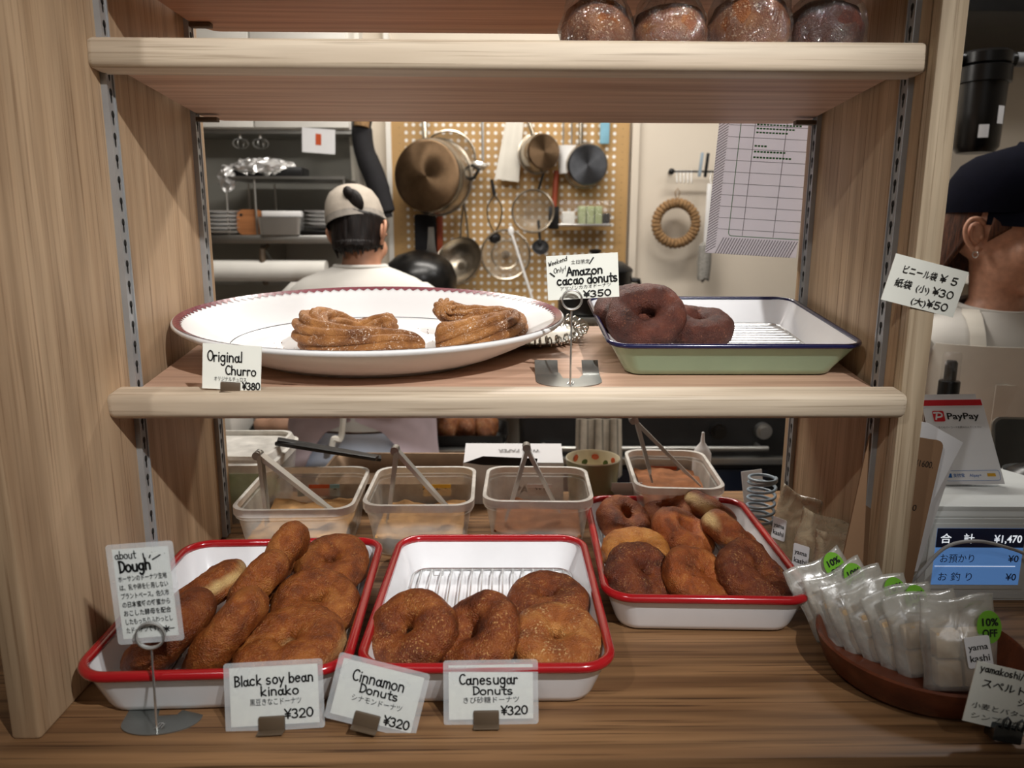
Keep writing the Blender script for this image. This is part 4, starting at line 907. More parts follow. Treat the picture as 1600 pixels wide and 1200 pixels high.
g = G(); text(g, '支付宝', -.0215, .0105, .0052, y=-.0012, bold=.02); text(g, 'Alipay+', .0005, .0105, .0054, y=-.0012, bold=.01); g.tube([(x * 1.0 + .0045, -.0010, y + .012) for x, y, z in rrect(.075, .0135, .003, 0, 3)], .00025, 4, True); g.build('lettering', M['payblue'], t, smooth=False)
g = G(); g.box(-.0290, -.0235, -.0013, -.0006, .0095, .0150); g.build('badge', M['payblue'], t, smooth=False); g = G(); g.box(.0250, .0360, -.0013, -.0006, .0105, .0148); g.build('badge', M['payyel'], t, smooth=False)
g = G(); g.prism([(-.04, 0), (.044, 0), (.036, .125), (-.036, .125)], -.0006, .0006, MT((0, .010, .0), (PI / 2 + R(4), 0, 0))); g.build('back_panel', M['paperw'], t, smooth=False)

for ch in t.children_recursive: ch.data.transform(SK)
t = thing('kraft_board', 'brown kraft price board leaning behind the right upright', 'board', (.480, .0480, 0), (R(-4), R(9), R(2)))
g = G(); g.prism([(x - .045, y + .110) for x, y, z in rrect(.092, .216, .008, 0, 4)], -.0012, .0012, MT((0, 0, 0), (PI / 2, 0, 0))); g.build('board', M['kraft'], t, smooth=False)
g = G(); text(g, '¥1600.', -.030, .184, .011, y=-.0016, width=.024); text(g, '0', -.020, .130, .011, y=-.0016); ink(g, t)
t = thing('paper_sheet', 'white folded sheet sticking out behind the kraft board', 'paper', (.482, .0560, 0), (R(-4), R(9), R(2)))
g = G(); g.prism([(-.05, 0), (-.004, 0), (.004, .13), (.028, .218), (-.02, .235), (-.05, .236)], -.0005, .0005, MT((0, 0, 0), (PI / 2, 0, 0))); g.build('sheet', M['paperw'], t, smooth=False)
g = G(); g.sheet(lambda u, v: (-.01 + .026 * u + .014 * v, .003 + .008 * u, .05 + .145 * v), 4, 6, .0006); g.build('folded_leaf', M['paperw'], t)
t = thing('spray_bottle', 'small amber spray bottle with clear cap behind the right upright', 'bottle', (.742, .440, .0))
UP = MT((0, 0, .022))
g = G(); g.lathe([(.02, 0), (.031, .002), (.032, .008), (.032, .157), (.026, .174), (.014, .182), (.013, .188)], 32); g.build('bottle', M['amber'], t)
g = G(); g.lathe([(.0165, .164), (.0165, .190), (.0155, .192), (.010, .193)], 28, UP); g.build('collar', M['black'], t)
g = G(); g.lathe([(.0095, .190), (.0095, .222), (.007, .226)], 24, UP); g.tube([(0, 0, .213), (0, -.0115, .213)], .0025, 8, False, UP); g.build('nozzle', M['black'], t)
g = G(); g.lathe([(.0145, .192), (.0145, .236), (.0125, .239), (.003, .239)], 28, UP, cap0=False); g.build('cap', M['cling'], t, label='clear dust cap')
t = thing('tablet', 'dark backed tablet screen with silver edge at the right frame edge', 'tablet', (.945, .430, 0), (R(-16), 0, R(-6)))
g = G(); g.prism([(x, y + .075) for x, y, z in rrect(.20, .145, .016, 0, 5)], -.004, .0, MT((0, 0, 0), (PI / 2, 0, 0))); g.build('case', M['brushed'], t, angle=30)
g = G(); g.prism([(x, y + .075) for x, y, z in rrect(.192, .137, .014, 0, 5)], .0, .0012, MT((0, -.0002, 0), (PI / 2, 0, 0))); g.build('screen', mat('grey screen', '#3c3d3b', .35), t, smooth=False)
g = G(); g.box(-.05, .05, -.03, .06, -.003, .004, .002); g.build('foot', M['brushed'], t)
t = thing('barcode_scanner', 'white and black hand scanner beside the payment sign', 'scanner', (.815, .285, 0), (0, R(0), R(-30)))
g = G(); g.ball((0, 0, .085), (.062, .045, .032)); g.build('head', M['black'], t)
g = G(); g.rings([[((.056 + .004) * math.cos(2 * PI * k / 28), .048 * math.sin(2 * PI * k / 28), .086 + dz) for k in range(28)] for dz in (-.012, .0, .016)], False, False); g.build('shell', M['plasticw'], t)
g = G(); g.lathe([(.035, 0), (.034, .006), (.018, .012), (.018, .07)], 24); g.build('stand', M['black'], t)

t = thing('water_filter', 'black water filter cartridge on a grey pipe at the upper right', 'water filter', (1.079, 1.00, .74))
g = G(); g.lathe([(.015, -.105), (.038, -.104), (.047, -.092), (.049, -.02), (.050, .045), (.056, .047), (.056, .080), (.050, .084)], 36); g.build('canister', M['black'], t)
g = G(); g.lathe([(.050, .084), (.054, .087), (.054, .108), (.046, .114), (.004, .115)], 36); g.tube([(-.065, 0, .098), (.065, 0, .098)], .016, 14); g.build('head', M['black'], t)
for a, zz, hh in ((-.30, -.075, .028), (.45, -.045, .038)):
    g = G(); n = 6; vv = [((.0503) * math.sin(a + .16 * (k / n * 2 - 1) * 1.3), -.0503 * math.cos(a + .16 * (k / n * 2 - 1) * 1.3), z) for z in (zz, zz + hh) for k in range(n + 1)]
    g.add(vv, [(k, k + 1, n + 2 + k, n + 1 + k) for k in range(n)]); g.build('sticker', M['paperw'], t)
g = G(); g.tube([(.065, 0, .098), (.55, 0, .098)], .0155, 16); g.build('pipe', mat('grey pvc pipe', '#8f9296', .5), t)
g = G(); g.box(-.02, .02, .05, .95, .06, .10, .002); g.build('wall_bracket', M['darksteel'], t)
g = G(); g.box(1.45, 2.3, 1.55, 1.95, .30, .33, .003); o = g.build('wall_ledge', M['white']); tag(o, 'pale ledge on the wall behind the person in navy cap', 'shelf')
g = G(); g.box(.9, 2.35, 1.45, 1.94, 1.06, 1.5, .004); o = g.build('ceiling_duct', M['darksteel']); tag(o, 'dark boxed duct along the ceiling at top right', 'duct')

# ------------------------------------------------------------------ kitchen behind
t = thing('wall_cupboard', 'white wall cupboard above the steel shelves at left', 'cupboard', (-.85, 1.78, .775))
g = G(); g.box(-.55, .36, -.02, .15, 0, .72, .002); g.build('carcass', M['white'], t)
for k in range(3): g = G(); g.box(-.548 + .303 * k, -.249 + .303 * k, -.038, -.021, .004, .716, .002); g.build('door', M['white'], t)
g = G(); g.box(-.55, .36, -.015, .14, -.012, -.001); g.build('under_rail', M['brushed'], t)
t = thing('steel_shelf', 'bright edged steel shelf on the grey splashback', 'shelf', (-.87, 1.79, .413))
g = G(); g.box(-.5, .345, -.14, .14, .004, .030, .003); g.build('shelf_plate', M['brushed'], t)
for x in (-.35, .1): g = G(); g.prism([(-.13, 0), (.138, 0), (.138, -.14)], -.004, .004, MT((x, 0, .003), (PI / 2, 0, PI / 2))); g.build('wall_bracket', M['brushed'], t, smooth=False)
t = thing('wire_shelf', 'thin raised wire shelf above the steel shelf', 'shelf', (-.68, 1.77, .4435))
g = G(); g.box(-.19, .185, -.12, .12, .172, .176, .001); g.box(-.19, .185, -.122, -.118, .171, .179); g.build('deck', M['brushed'], t)
for x in (-.187, -.098, .18):
    for y in (-.11, .11): g = G(); g.tube([(x, y, 0), (x, y, .17)], .0035, 6); g.build('leg', M['brushed'], t)
t = thing('foil_parcel', 'crumpled aluminium foil on the raised wire shelf', 'foil', (-.76, 1.70, .622))
g = G(); g.ball((0, 0, .026), (.110, .05, .028), 44, 24); g.ball((-.105, -.03, -.004), (.026, .02, .042), 24, 14); g.v = [tuple(Vector(p) + Vector((noise.noise(Vector(p) * 70), noise.noise(Vector(p) * 70 + Vector((9, 0, 0))), noise.noise(Vector(p) * 70 + Vector((0, 9, 0))))) * .014) for p in g.v]
g.build('foil', M['foil'], t, smooth=False)
g = G(); g.box(-.085, .13, -.035, .06, .001, .030, .003); g.build('tin', M['darksteel'], t)
def plates(x, y, z, n, label, r=.075):
    for k in range(n):
        o = G().lathe([(.02, 0), (r * .55, .001), (r, .010), (r + .002, .012), (r * .55, .004), (.02, .003)], 36).build('plate', M['porcelain']); o.location = (x + .003 * (k % 2), y, z + .0125 * k); tag(o, label, 'plate', 'stacked plates ' + ('at the left end' if x < -.7 else 'behind the cap'))
plates(-.90, 1.72, .4435, 6, 'white plate stacked at the left end of the steel shelf', .085)
plates(-.575, 1.74, .4585, 5, 'cream plate stacked on the steel shelf beside the grey cap', .07)
o = G().box(-.09, .07, -.09, .08, 0, .014, .002).build('dark_tray', M['black']); o.location = (-.595, 1.74, .4436); tag(o, 'dark flat tray under the cream plates', 'tray')
t = thing('wooden_board', 'small brown wooden board with a hole standing on the steel shelf', 'board', (-.800, 1.665, .4436), (R(-6), 0, R(0)))
g = G(); g.prism([(x, y + .039) for x, y, z in rrect(.082, .078, .02, 0, 5)], -.007, .007, MT((0, 0, 0), (PI / 2, 0, 0))); g.build('board', M['boardwood'], t)
g = G(); g.tube([(-.027, -.0075, .061), (-.027, .0075, .061)], .005, 12); g.build('hanging_hole', M['slot'], t)
t = thing('steel_tin', 'rectangular steel tin on the steel shelf with cream card on top', 'tin', (-.705, 1.685, .4436), (0, 0, R(4)))
g = G(); g.rings([rrect(.125, .09, .01, 0), rrect(.135, .10, .012, .055), rrect(.132, .097, .011, .055), rrect(.122, .087, .01, .002)]); g.build('tin', M['steel'], t)
o = G().box(-.06, .06, -.045, .045, 0, .018, .002).build('cream_card', M['porcelain']); o.location = (-.700, 1.69, .4995); o.rotation_euler = (0, 0, R(6)); tag(o, 'cream block lying on top of the steel tin', 'block')
t = thing('paper_roll', 'white paper roll on a bracket under the steel shelf', 'roll', (-.73, 1.72, .335))
g = G(); g.tube([(-.33, -.04, -.005), (.16, -.04, -.005)], .034, 28); g.build('roll', M['white'], t)
g = G(); g.tube([(-.04, -.0, .075), (-.04, -.05, .06), (-.04, -.055, -.02), (-.04, -.03, -.045)], .010, 8); g.build('bracket', M['clipbrown'], t)
for x, nm, lb in ((-.79, 'whisk', 'wire whisk hanging under the white cupboard at left'), (-.855, 'whisk', 'loop handled whisk hanging farthest left under the cupboard')):
    t = thing(nm, lb, 'whisk', (x, 1.79, .762))
    g = G(); g.tube([(0, 0, 0), (0, 0, -.012)], .006, 8); g.build('handle', M['steel'], t)
    g = G()
    for k in range(4):
        a = PI * k / 4; g.tube([(math.cos(a) * .026 * math.sin(q), math.sin(a) * .026 * math.sin(q), -.012 - .016 * (1 - math.cos(q))) for q in [PI * 2 * j / 20 - PI for j in range(21)]], .0012, 5)
    g.build('wires', M['steel'], t)
t = thing('note_paper', 'paper note clipped under the white cupboard', 'paper', (-.585, 1.735, .775), (R(6), R(4), 0))
g = G(); g.box(-.055, .05, -.0006, .0006, -.075, 0); g.build('sheet', M['paperw'], t, smooth=False)
g = G(); g.box(-.012, .006, -.0012, -.0007, -.05, -.016); g.build('red_print', M['orange'], t, smooth=False)
t = thing('oven_mitt', 'long black oven mitt hanging beside the pegboard', 'oven mitt', (-.445, 1.79, .80))
g = G(); g.tube(crspline([(-.005, 0, .03), (-.015, 0, -.02), (-.008, 0, -.09), (.022, 0, -.17), (.045, 0, -.25), (.055, 0, -.30)], 6), [.030] * 6 + [.034] * 8 + [.036] * 8 + [.034] * 6 + [.022] * 3, 16); g.build('mitt', M['blackmatte'], t)
g = G(); g.tube([(-.005, -.02, .035), (-.012, -.025, -.015)], .024, 14); g.build('cuff_lining', M['rope'], t)
t = thing('hanging_cloth', 'cream cloth hanging beside the black oven mitt', 'cloth', (-.478, 1.84, .80))
g = G(); g.sheet(lambda u, v: ((u - .5) * .07 + .01 * v, .012 * math.sin(u * 14) * v, -.32 * v), 16, 8, .002); g.build('cloth', M['apron2'], t)

# pegboard
t = thing('pegboard', 'tan pegboard with white holes carrying pans and tools', 'pegboard', (.025, 1.925, .52))
g = G(); g.box(-.408, .408, -.008, .008, -.34, .33); g.build('board', M['peg'], t, smooth=False)
g = G()
for i in range(29):
    for j in range(25):
        x = -.357 + .0255 * i; z = -.32 + .0255 * j
        g.add([(x + .0062 * math.cos(2 * PI * k / 10), -.0084, z + .0062 * math.sin(2 * PI * k / 10)) for k in range(10)], [tuple(range(10))])
g.build('hole_field', M['hole'], t, smooth=False)
for x in (-.38, .385):
    g = G(); g.box(x - .018, x + .018, -.0095, -.0081, -.34, .33)
    for j in range(25): g.box(x - .003, x + .003, -.0100, -.0094, -.33 + .0255 * j, -.329 + .0255 * j, 0, None, 1)
    g.build('edge_rule', [M['peg'], M['clipbrown']], t, smooth=False)
def pan(name, label, c, r, dep, nrm, mats, handle=None, hk=True, cat='pan'):
    """a pan hung flat on the wall with its base towards the room; nrm = where the base looks"""
    n = Vector(nrm).normalized(); q = n.to_track_quat('Z', 'Y')
    t = thing(name, label, cat, c); t.rotation_euler = q.to_euler()
    g = G(); g.lathe([(.003, 0), (r * .86, 0), (r * .93, -.006)], 48, cap1=False); g.build('base', mats[0], t)
    g = G(); g.lathe([(r * .93, -.006), (r * .985, -.02), (r, -.04), (r, -dep), (r + .006, -dep - .002), (r - .004, -dep), (r - .006, -.03), (.01, -.008)], 48, cap0=False); g.build('wall', mats[1], t)
    if handle:
        inv = q.inverted()
        for h in handle:
            g = G(); g.tube([tuple(inv @ (Vector(p) - Vector(c))) for p in h[0]], h[1], 10); g.build('handle', h[2], t)
    return t
SW, BZ, PBS = M['steelwarm'], M['bronze'], M['panbase']
pan('saute_pan', 'largest bronze bottomed pan on the pegboard', (-.251, 1.745, .632), .122, .095, (-.30, -.95, -.02), (BZ, SW), [([(-.26, 1.83, .75), (-.262, 1.85, .83), (-.262, 1.88, .88)], .010, SW), ([(-.13, 1.80, .62), (-.095, 1.78, .63), (-.080, 1.77, .655), (-.10, 1.80, .67), (-.13, 1.82, .66)], .006, M['darksteel'])])
pan('saucepan', 'small copper toned saucepan at the top middle of the pegboard', (.135, 1.80, .715), .062, .07, (.32, -.94, .02), (BZ, SW), [([(.10, 1.86, .775), (.07, 1.88, .86)], .007, SW)])
pan('saucepan', 'saucepan with blackened base at the top right of the pegboard', (.282, 1.82, .675), .072, .07, (.05, -.98, -.05), (PBS, SW), [([(.262, 1.88, .745), (.262, 1.89, .88)], .008, SW)])
def sieve(name, label, c, r, dep, solid, hook=None):
    t = thing(name, label, 'sieve', c, (PI / 2, 0, 0))
    g = G(); g.tube([(r * math.cos(2 * PI * k / 40), r * math.sin(2 * PI * k / 40), 0) for k in range(40)], .004, 8, True); g.build('hoop', M['steelwarm'], t)
    g = G(); g.lathe([(r, 0), (r * .85, -dep * .6), (r * .4, -dep), (.003, -dep * 1.02)], 40, cap0=False); g.build('mesh_bowl', M['mesh'] if not solid else M['steelwarm'], t)
    if hook:
        g = G(); g.tube([tuple(Vector((p[0] - c[0], p[2] - c[2], c[1] - p[1]))) for p in hook], .0045, 8); g.build('handle', M['darksteel'], t)
    return t
M['mesh'] = film('fine wire mesh', '#a89a86', .45, .4)
sieve('sieve', 'round fine sieve in the middle of the pegboard', (.102, 1.86, .525), .071, .045, False, [(.118, 1.86, .59), (.14, 1.89, .66)])
sieve('strainer', 'wide strainer half hidden behind the largest pan', (-.185, 1.885, .70), .090, .03, False)
lid_ = sieve('pot_lid', 'glass pot lid hanging low on the pegboard', (.008, 1.865, .378), .084, .02, False)
g = G(); g.tube([(.048 * math.cos(2 * PI * k / 36), .048 * math.sin(2 * PI * k / 36), .004) for k in range(36)], .0028, 8, True); g.lathe([(.004, .012), (.014, .010), (.012, -.012)], 20); g.build('knob_ring', M['steelwarm'], lid_)
t = thing('ladle', 'steel ladle hanging right of the largest pan', 'ladle', (-.075, 1.88, .70))
g = G(); g.tube([(.004, 0, .17), (.006, -.01, -.01)], .005, 8); g.build('handle', M['steel'], t)
g = G(); g.lathe([(.004, -.022), (.02, -.018), (.032, 0), (.03, .001), (.018, -.014), (.004, -.018)], 28, MT((-.006, -.03, -.02), (R(16), R(10), 0))); g.build('cup', M['steel'], t)
t = thing('ladle', 'small black cup ladle under the round sieve', 'ladle', (.128, 1.875, .404))
g = G(); g.lathe([(.004, -.020), (.022, -.014), (.030, 0), (.027, .001), (.004, -.014)], 28, MT((0, -.02, 0), (R(58), 0, 0))); g.build('cup', M['darksteel'], t)
g = G(); g.tube([(0, -.01, .01), (-.006, .02, .09)], .005, 8); g.build('handle', M['darksteel'], t)
t = thing('mixing_bowl', 'shiny steel bowl hanging at the bottom left of the pegboard', 'bowl', (-.150, 1.83, .352), (R(64), 0, R(-28)))
g = G(); g.lathe([(.004, -.05), (.04, -.046), (.075, -.02), (.088, .012), (.090, .013), (.076, -.017), (.04, -.042), (.004, -.046)], 44); g.build('bowl', M['steelwarm'], t)
t = thing('hand_cloth', 'beige cloth hanging left of the small saucepan', 'cloth', (.040, 1.885, .83), (0, R(8), 0))
g = G(); g.sheet(lambda u, v: ((u - .5) * .082 * (.7 + .3 * v), -.01 - .004 * math.sin(u * 9), -.205 * v), 10, 6, .002); g.build('cloth', M['apron2'], t)
t = thing('measuring_cup', 'pale measuring cup hanging between the two saucepans', 'cup', (.215, 1.87, .70))
g = G(); g.lathe([(.026, -.05), (.034, .04), (.032, .04), (.024, -.047)], 28); g.build('cup', M['porcelain'], t)
g = G(); g.tube([(-.012, .01, .04), (-.012, .02, .13)], .003, 6); g.tube([(.016, .01, .04), (.016, .02, .13)], .003, 6); g.build('handle', M['steel'], t)
t = thing('blue_scraper', 'pale blue scraper at the top right of the pegboard', 'scraper', (.345, 1.895, .80))
g = G(); g.box(-.016, .016, -.004, .004, -.05, .12, .003); g.build('blade', M['tapeb'], t)
t = thing('spatula', 'wooden handled spatula right of the round sieve', 'spatula', (.178, 1.88, .57))
g = G(); g.tube([(.004, 0, .09), (-.004, -.004, -.03)], .010, 10); g.build('handle', M['redwood'], t)
g = G(); g.box(-.022, .014, -.006, -.002, -.105, -.028, .002); g.build('blade', M['darksteel'], t)
t = thing('mesh_basket', 'clear basket holding green sponges on the pegboard', 'basket', (.276, 1.86, .487))
g = G(); g.box(-.09, .09, -.045, .045, -.012, -.004, .002); g.build('shelf_plate', M['steel'], t)
g = G(); g.box(-.088, .088, -.043, -.0415, -.002, .075); g.box(-.088, -.0865, -.043, .043, -.002, .075); g.box(.0865, .088, -.043, .043, -.002, .075); g.build('clear_front', M['cling'], t, smooth=False)
for k in range(3):
    o = G().box(-.012, .012, -.025, .025, 0, .058, .003).build('sponge', M['sponge']); o.location = (.268 + .028 * k, 1.86, .484); tag(o, 'green sponge pack standing in the clear basket', 'sponge', 'sponges in the basket')
o = G().box(-.022, .022, -.02, .02, 0, .04, .004).build('soap_block', M['white']); o.location = (.222, 1.86, .484); tag(o, 'white block at the left end of the clear basket', 'block')
o = G().box(-.011, .011, -.02, .02, 0, .035, .004).build('dark_block', M['darksteel']); o.location = (.352, 1.86, .484); tag(o, 'dark block at the right end of the clear basket', 'block')
t = thing('whisk', 'looped wire whisk hanging at the centre of the pegboard', 'whisk', (-.030, 1.89, .60))
g = G(); g.tube([(-.01, 0, .03), (0, -.004, -.02)], .006, 8); g.build('handle', M['darksteel'], t)
g = G()
for s in (-1, 1): g.tube(crspline([(0, 0, -.02), (s * .024, -.006, -.06), (s * .020, -.006, -.11), (0, -.006, -.15)], 6), .0022, 6)
g.ball((0, -.01, -.165), (.022, .015, .02), 14, 8); g.build('loops', M['darksteel'], t)
t = thing('long_spoon', 'long white handled spoon across the glass lid', 'spoon', (.070, 1.84, .33))
g = G(); g.tube([(-.040, 0, .115), (.040, -.01, -.13)], .0045, 8); g.build('handle', M['porcelain'], t)
g = G(); g.ball((-.044, 0, .128), (.010, .004, .016), 12, 8); g.build('bowl', M['porcelain'], t)
t = thing('tongs', 'steel tongs hanging beside the steel bowl', 'tongs', (-.135, 1.885, .50))
for s in (-1, 1): g = G(); g.tube([(0, 0, .06), (s * .010, -.006, -.02), (s * .014, -.006, -.08)], .004, 6); g.build('arm', M['steelwarm'], t)
t = thing('black_mitt', 'black quilted mitt hanging below the largest pan', 'oven mitt', (-.262, 1.89, .44))
g = G(); g.box(-.045, .030, -.014, .014, -.065, .075, .010); g.build('mitt', M['blackmatte'], t)
g = G(); g.box(.031, .052, -.010, .012, -.055, .07, .006); g.build('trim', M['redwood'], t)
g = G()
for s in range(5): g.tube(crspline([(-.02 + .004 * s, -.02, .05), (-.024 + .006 * s, -.026, -.02), (-.04 + .014 * s, -.026, -.08)], 5), .0014, 5)
o = g.build('balloon_whisk', M['steel']); o.location = (-.235, 1.875, .42); tag(o, 'thin wire whisk hanging over the black mitt', 'whisk')
t = thing('wall_shelf', 'steel ledge under the pegboard carrying dark pots', 'shelf', (.03, 1.76, .17))
g = G(); g.box(-.43, .43, -.17, .145, 0, .02, .002); g.build('ledge', M['brushed'], t)
for x in (-.3, .3): g = G(); g.box(x - .01, x + .01, .10, .14, -.16, 0); g.build('bracket', M['brushed'], t)
t = thing('wok', 'black wok on the ledge left of the steel bowl', 'wok', (-.272, 1.70, .191))
g = G(); g.lathe([(.05, 0), (.095, .03), (.118, .075), (.120, .12), (.106, .16), (.07, .19), (.02, .205)], 44); g.build('bowl', M['black'], t)
t = thing('casserole', 'black lidded casserole behind the cacao price card', 'pot', (.300, 1.71, .191))
g = G(); g.lathe([(.10, 0), (.115, .005), (.120, .02), (.121, .135), (.124, .14)], 48); g.tube([(.118, 0, .11), (.145, 0, .108), (.148, 0, .09)], .009, 8); g.tube([(-.118, 0, .11), (-.145, 0, .108), (-.148, 0, .09)], .009, 8); g.build('pot', M['black'], t)
g = G(); g.lathe([(.124, .140), (.122, .147), (.09, .170), (.04, .182), (.004, .185)], 48); g.build('lid', M['darksteel'], t)
g = G(); g.lathe([(.010, .184), (.010, .195), (.020, .200), (.020, .208), (.004, .211)], 24); g.build('knob', M['black'], t)
# right part of the kitchen wall
t = thing('hook_rail', 'black hook rail on the cream wall with steel hooks', 'hook rail', (.66, 1.93, .661))
g = G(); g.tube([(-.08, -.03, 0), (.17, -.03, 0)], .0035, 8); g.tube([(-.078, -.03, 0), (-.078, .018, 0)], .005, 8); g.tube([(.168, -.03, 0), (.168, .018, 0)], .005, 8); g.ball((-.08, -.03, 0), .011, 14, 8); g.build('rail', M['darksteel'], t)
for k in range(8):
    x = -.062 + .0125 * k if k < 5 else .02 + .035 * (k - 4); g = G(); g.tube([(x, -.030, .005), (x, -.034, -.02), (x, -.040, -.040), (x, -.048, -.034)], .0018, 6); g.build('hook', M['steel'], t)
t = thing('can_opener', 'dark can opener hooked upright over the rail', 'opener', (.685, 1.885, .672))
for s in (-1, 1): g = G(); g.box(s * .010 - .005, s * .010 + .005, -.005, .005, -.03, .05, .002, MT((0, 0, 0), (0, R(5), 0))); g.build('arm', M['darksteel'] if s > 0 else M['bluegrey'], t)
t = thing('rope_trivet', 'round straw rope trivet hanging on the cream wall', 'trivet', (.602, 1.895, .486), (PI / 2, 0, 0))
g = G(); n = 34
pth = [(.069 * math.cos(2 * PI * k / (n * 4)), .069 * math.sin(2 * PI * k / (n * 4)), 0) for k in range(n * 4)]
g.tube(pth, [.0180 * (1 - .26 * (k % 4 == 0)) for k in range(n * 4)], 14, True); g.build('ring', M['rope'], t)
g = G(); g.tube([(-.004, .086, 0), (-.008, .105, .002), (0, .118, .004), (.008, .105, .002), (.004, .086, 0)], .0018, 6); g.build('hanging_loop', M['rope'], t)
t = thing('bottle_brush', 'white handled bottle brush hanging beside the rope trivet', 'brush', (.710, 1.885, .62), (0, R(1), 0))
g = G(); g.box(-.008, .008, -.004, .004, -.20, 0, .003); g.build('handle', M['porcelain'], t)
g = G(); g.lathe([(.006, -.33), (.020, -.325), (.024, -.27), (.022, -.21), (.006, -.198)], 24); g.v = [tuple(Vector(p) * (1 + .05 * noise.noise(Vector(p) * 300))) for p in g.v]; g.build('bristles', mat('grey bristles', '#8f8c86', .9, 0, .3, 150, .8, 300), t)
# folder hanging from the upper shelf
t = thing('plastic_folder', 'hatched clear folder with a printed sheet hanging at the back of the right side', 'folder', (.3750, .3520, .628), (R(0), R(3.2), R(-6)))
g = G(); g.box(-.066, .068, -.0006, .0006, -.206, .03); g.build('folder', M['sheet'], t, smooth=False)
g = G()
for k in range(60):
    q = -.066 + k * .0045
    for (xa, za, xb, zb) in ((max(-.066, -.066), 0, 0, 0),): pass
    z0 = -.206 + k * .0040
    if z0 < .03: g.add([(-.066, -.0010, z0), (-.052, -.0010, z0 + .010), (-.052, -.0010, z0 + .0115), (-.066, -.0010, z0 + .0015)], [(0, 1, 2, 3)])
    x0 = -.052 + k * .0040
    if x0 < .058: g.add([(x0, -.0010, -.206), (x0 + .010, -.0010, -.182), (x0 + .0115, -.0010, -.182), (x0 + .0015, -.0010, -.206)], [(0, 1, 2, 3)])
for k in range(13): g.add([(-.052, -.0010, -.17 + .0165 * k), (.068, -.0010, -.17 + .0165 * k), (.068, -.0010, -.1692 + .0165 * k), (-.052, -.0010, -.1692 + .0165 * k)], [(0, 1, 2, 3)])
for x in (-.015, .030): g.add([(x, -.0010, -.178), (x + .0009, -.0010, -.178), (x + .0009, -.0010, .03), (x, -.0010, .03)], [(0, 1, 2, 3)])
g.build('grid_print', M['greyline'], t, smooth=False)
g = G(); stroke(g, [(-.035, .03), (-.035, -.172)] + [(x, z) for x, z in arc(-.030, -.174, .005, .005, 180, 270, 4)] + [(.068, -.179)], .0010, -.0012)
text(g, '【ご利用のお願い】', -.012, .0, .0062, y=-.0012, width=.040)
for k in range(9):
    zz = .020 - .0055 * k - (.007 if k > 3 else 0)
    if k == 3: continue
    for q in range(14 - (k % 3) * 2): g.box(-.012 + .0046 * q, -.012 + .0046 * q + .0034, -.0013, -.0010, zz, zz + .0022)
for k in range(3):
    for q in range((4, 10, 12)[k]): g.box(-.012 + .0046 * q, -.012 + .0046 * q + .0034, -.0013, -.0010, -.050 - .0080 * k, -.0475 - .0080 * k)
g.build('green_print', M['greenline'], t, smooth=False)

# low fittings seen under the middle shelf
t = thing('work_table', 'low steel work table in front of the person in the grey cap', 'table', (-.55, 1.58, -.9))
g = G(); g.box(-.5, .56, -.26, .33, .70, .735, .004); g.build('table_top', M['brushed'], t)
for x in (-.46, .52):
    for y in (-.23, .3): g = G(); g.tube([(x, y, 0), (x, y, .70)], .018, 10); g.build('leg', M['brushed'], t)
def loaf(label, c, r, seed, m='bread'):
    g = G(); g.ball((0, 0, r[2] * .8), r, 28, 16); g.v = [tuple(Vector(p) * (1 + .18 * noise.noise(Vector(p) * 22 + Vector((seed, 0, 0))))) for p in g.v]
    o = g.build('bread_loaf', M[m]); o.location = c; tag(o, label, 'bread'); return o
M['rawdough'] = mat('pinkish dough', '#b58c72', .7, 0, .15, 30, .4)
o = G().lathe([(.02, 0), (.13, .002), (.15, .02), (.153, .022), (.13, .008), (.02, .006)], 40).build('round_tray', M['black']); o.location = (-.665, 1.47, -.1645); tag(o, 'dark round tray on the work table at left', 'tray')
loaf('lumpy pinkish dough on the dark round tray', (-.655, 1.44, -.158), (.105, .07, .042), 3, 'rawdough')
o = G().box(-.07, .07, -.1, .1, 0, .09, .006).build('white_tub', M['white']); o.location = (-.865, 1.46, -.1645); tag(o, 'white tub at the left end of the work table', 'container')
o = G().rings([rrect(.22, .16, .02, 0), rrect(.25, .19, .025, .035), rrect(.24, .18, .024, .035), rrect(.21, .15, .02, .004)]).build('roasting_pan', M['black']); o.location = (-.110, 1.44, -.1645); tag(o, 'black roasting pan on the right end of the work table', 'pan')
for k, (dx, s) in enumerate(((-.06, 1), (.0, 2), (.055, 3))): loaf(('left', 'middle', 'right')[k] + ' brown loaf in the black roasting pan', (-.110 + dx, 1.43, -.158), (.040, .062, .045), s * 5)
t = thing('oven', 'dark steel oven with a pale handle bar across the kitchen', 'oven', (.52, 1.66, -.9))
g = G(); g.box(-.46, .75, -.26, .27, .0, .86, .004); g.build('body', M['darksteel'], t)
g = G(); g.box(-.44, .28, -.278, -.262, .10, .655, .004); g.build('door', mat('blue black oven glass', '#1a2030', .2, .2, .1), t)
g = G(); g.box(-.46, .75, -.285, -.262, .672, .694, .003); g.build('steel_band', M['brushed'], t)
for x in (-.25, .12, .255): g = G(); g.tube([(x, -.262, .775), (x, -.285, .775)], .024, 20); g.tube([(x, -.285, .775), (x, -.295, .775)], .016, 20); g.build('knob', M['brushed'] if x > .2 else M['black'], t)
g = G(); g.tube([(-.40, -.31, .73), (-.40, -.262, .73)], .006, 8); g.tube([(.24, -.31, .73), (.24, -.262, .73)], .006, 8); g.tube([(-.42, -.31, .73), (.26, -.31, .73)], .008, 10); g.build('handle_bar', M['brushed'], t)
t = thing('striped_towel', 'striped linen towel hanging on the oven handle', 'towel', (.275, 1.345, -.165))
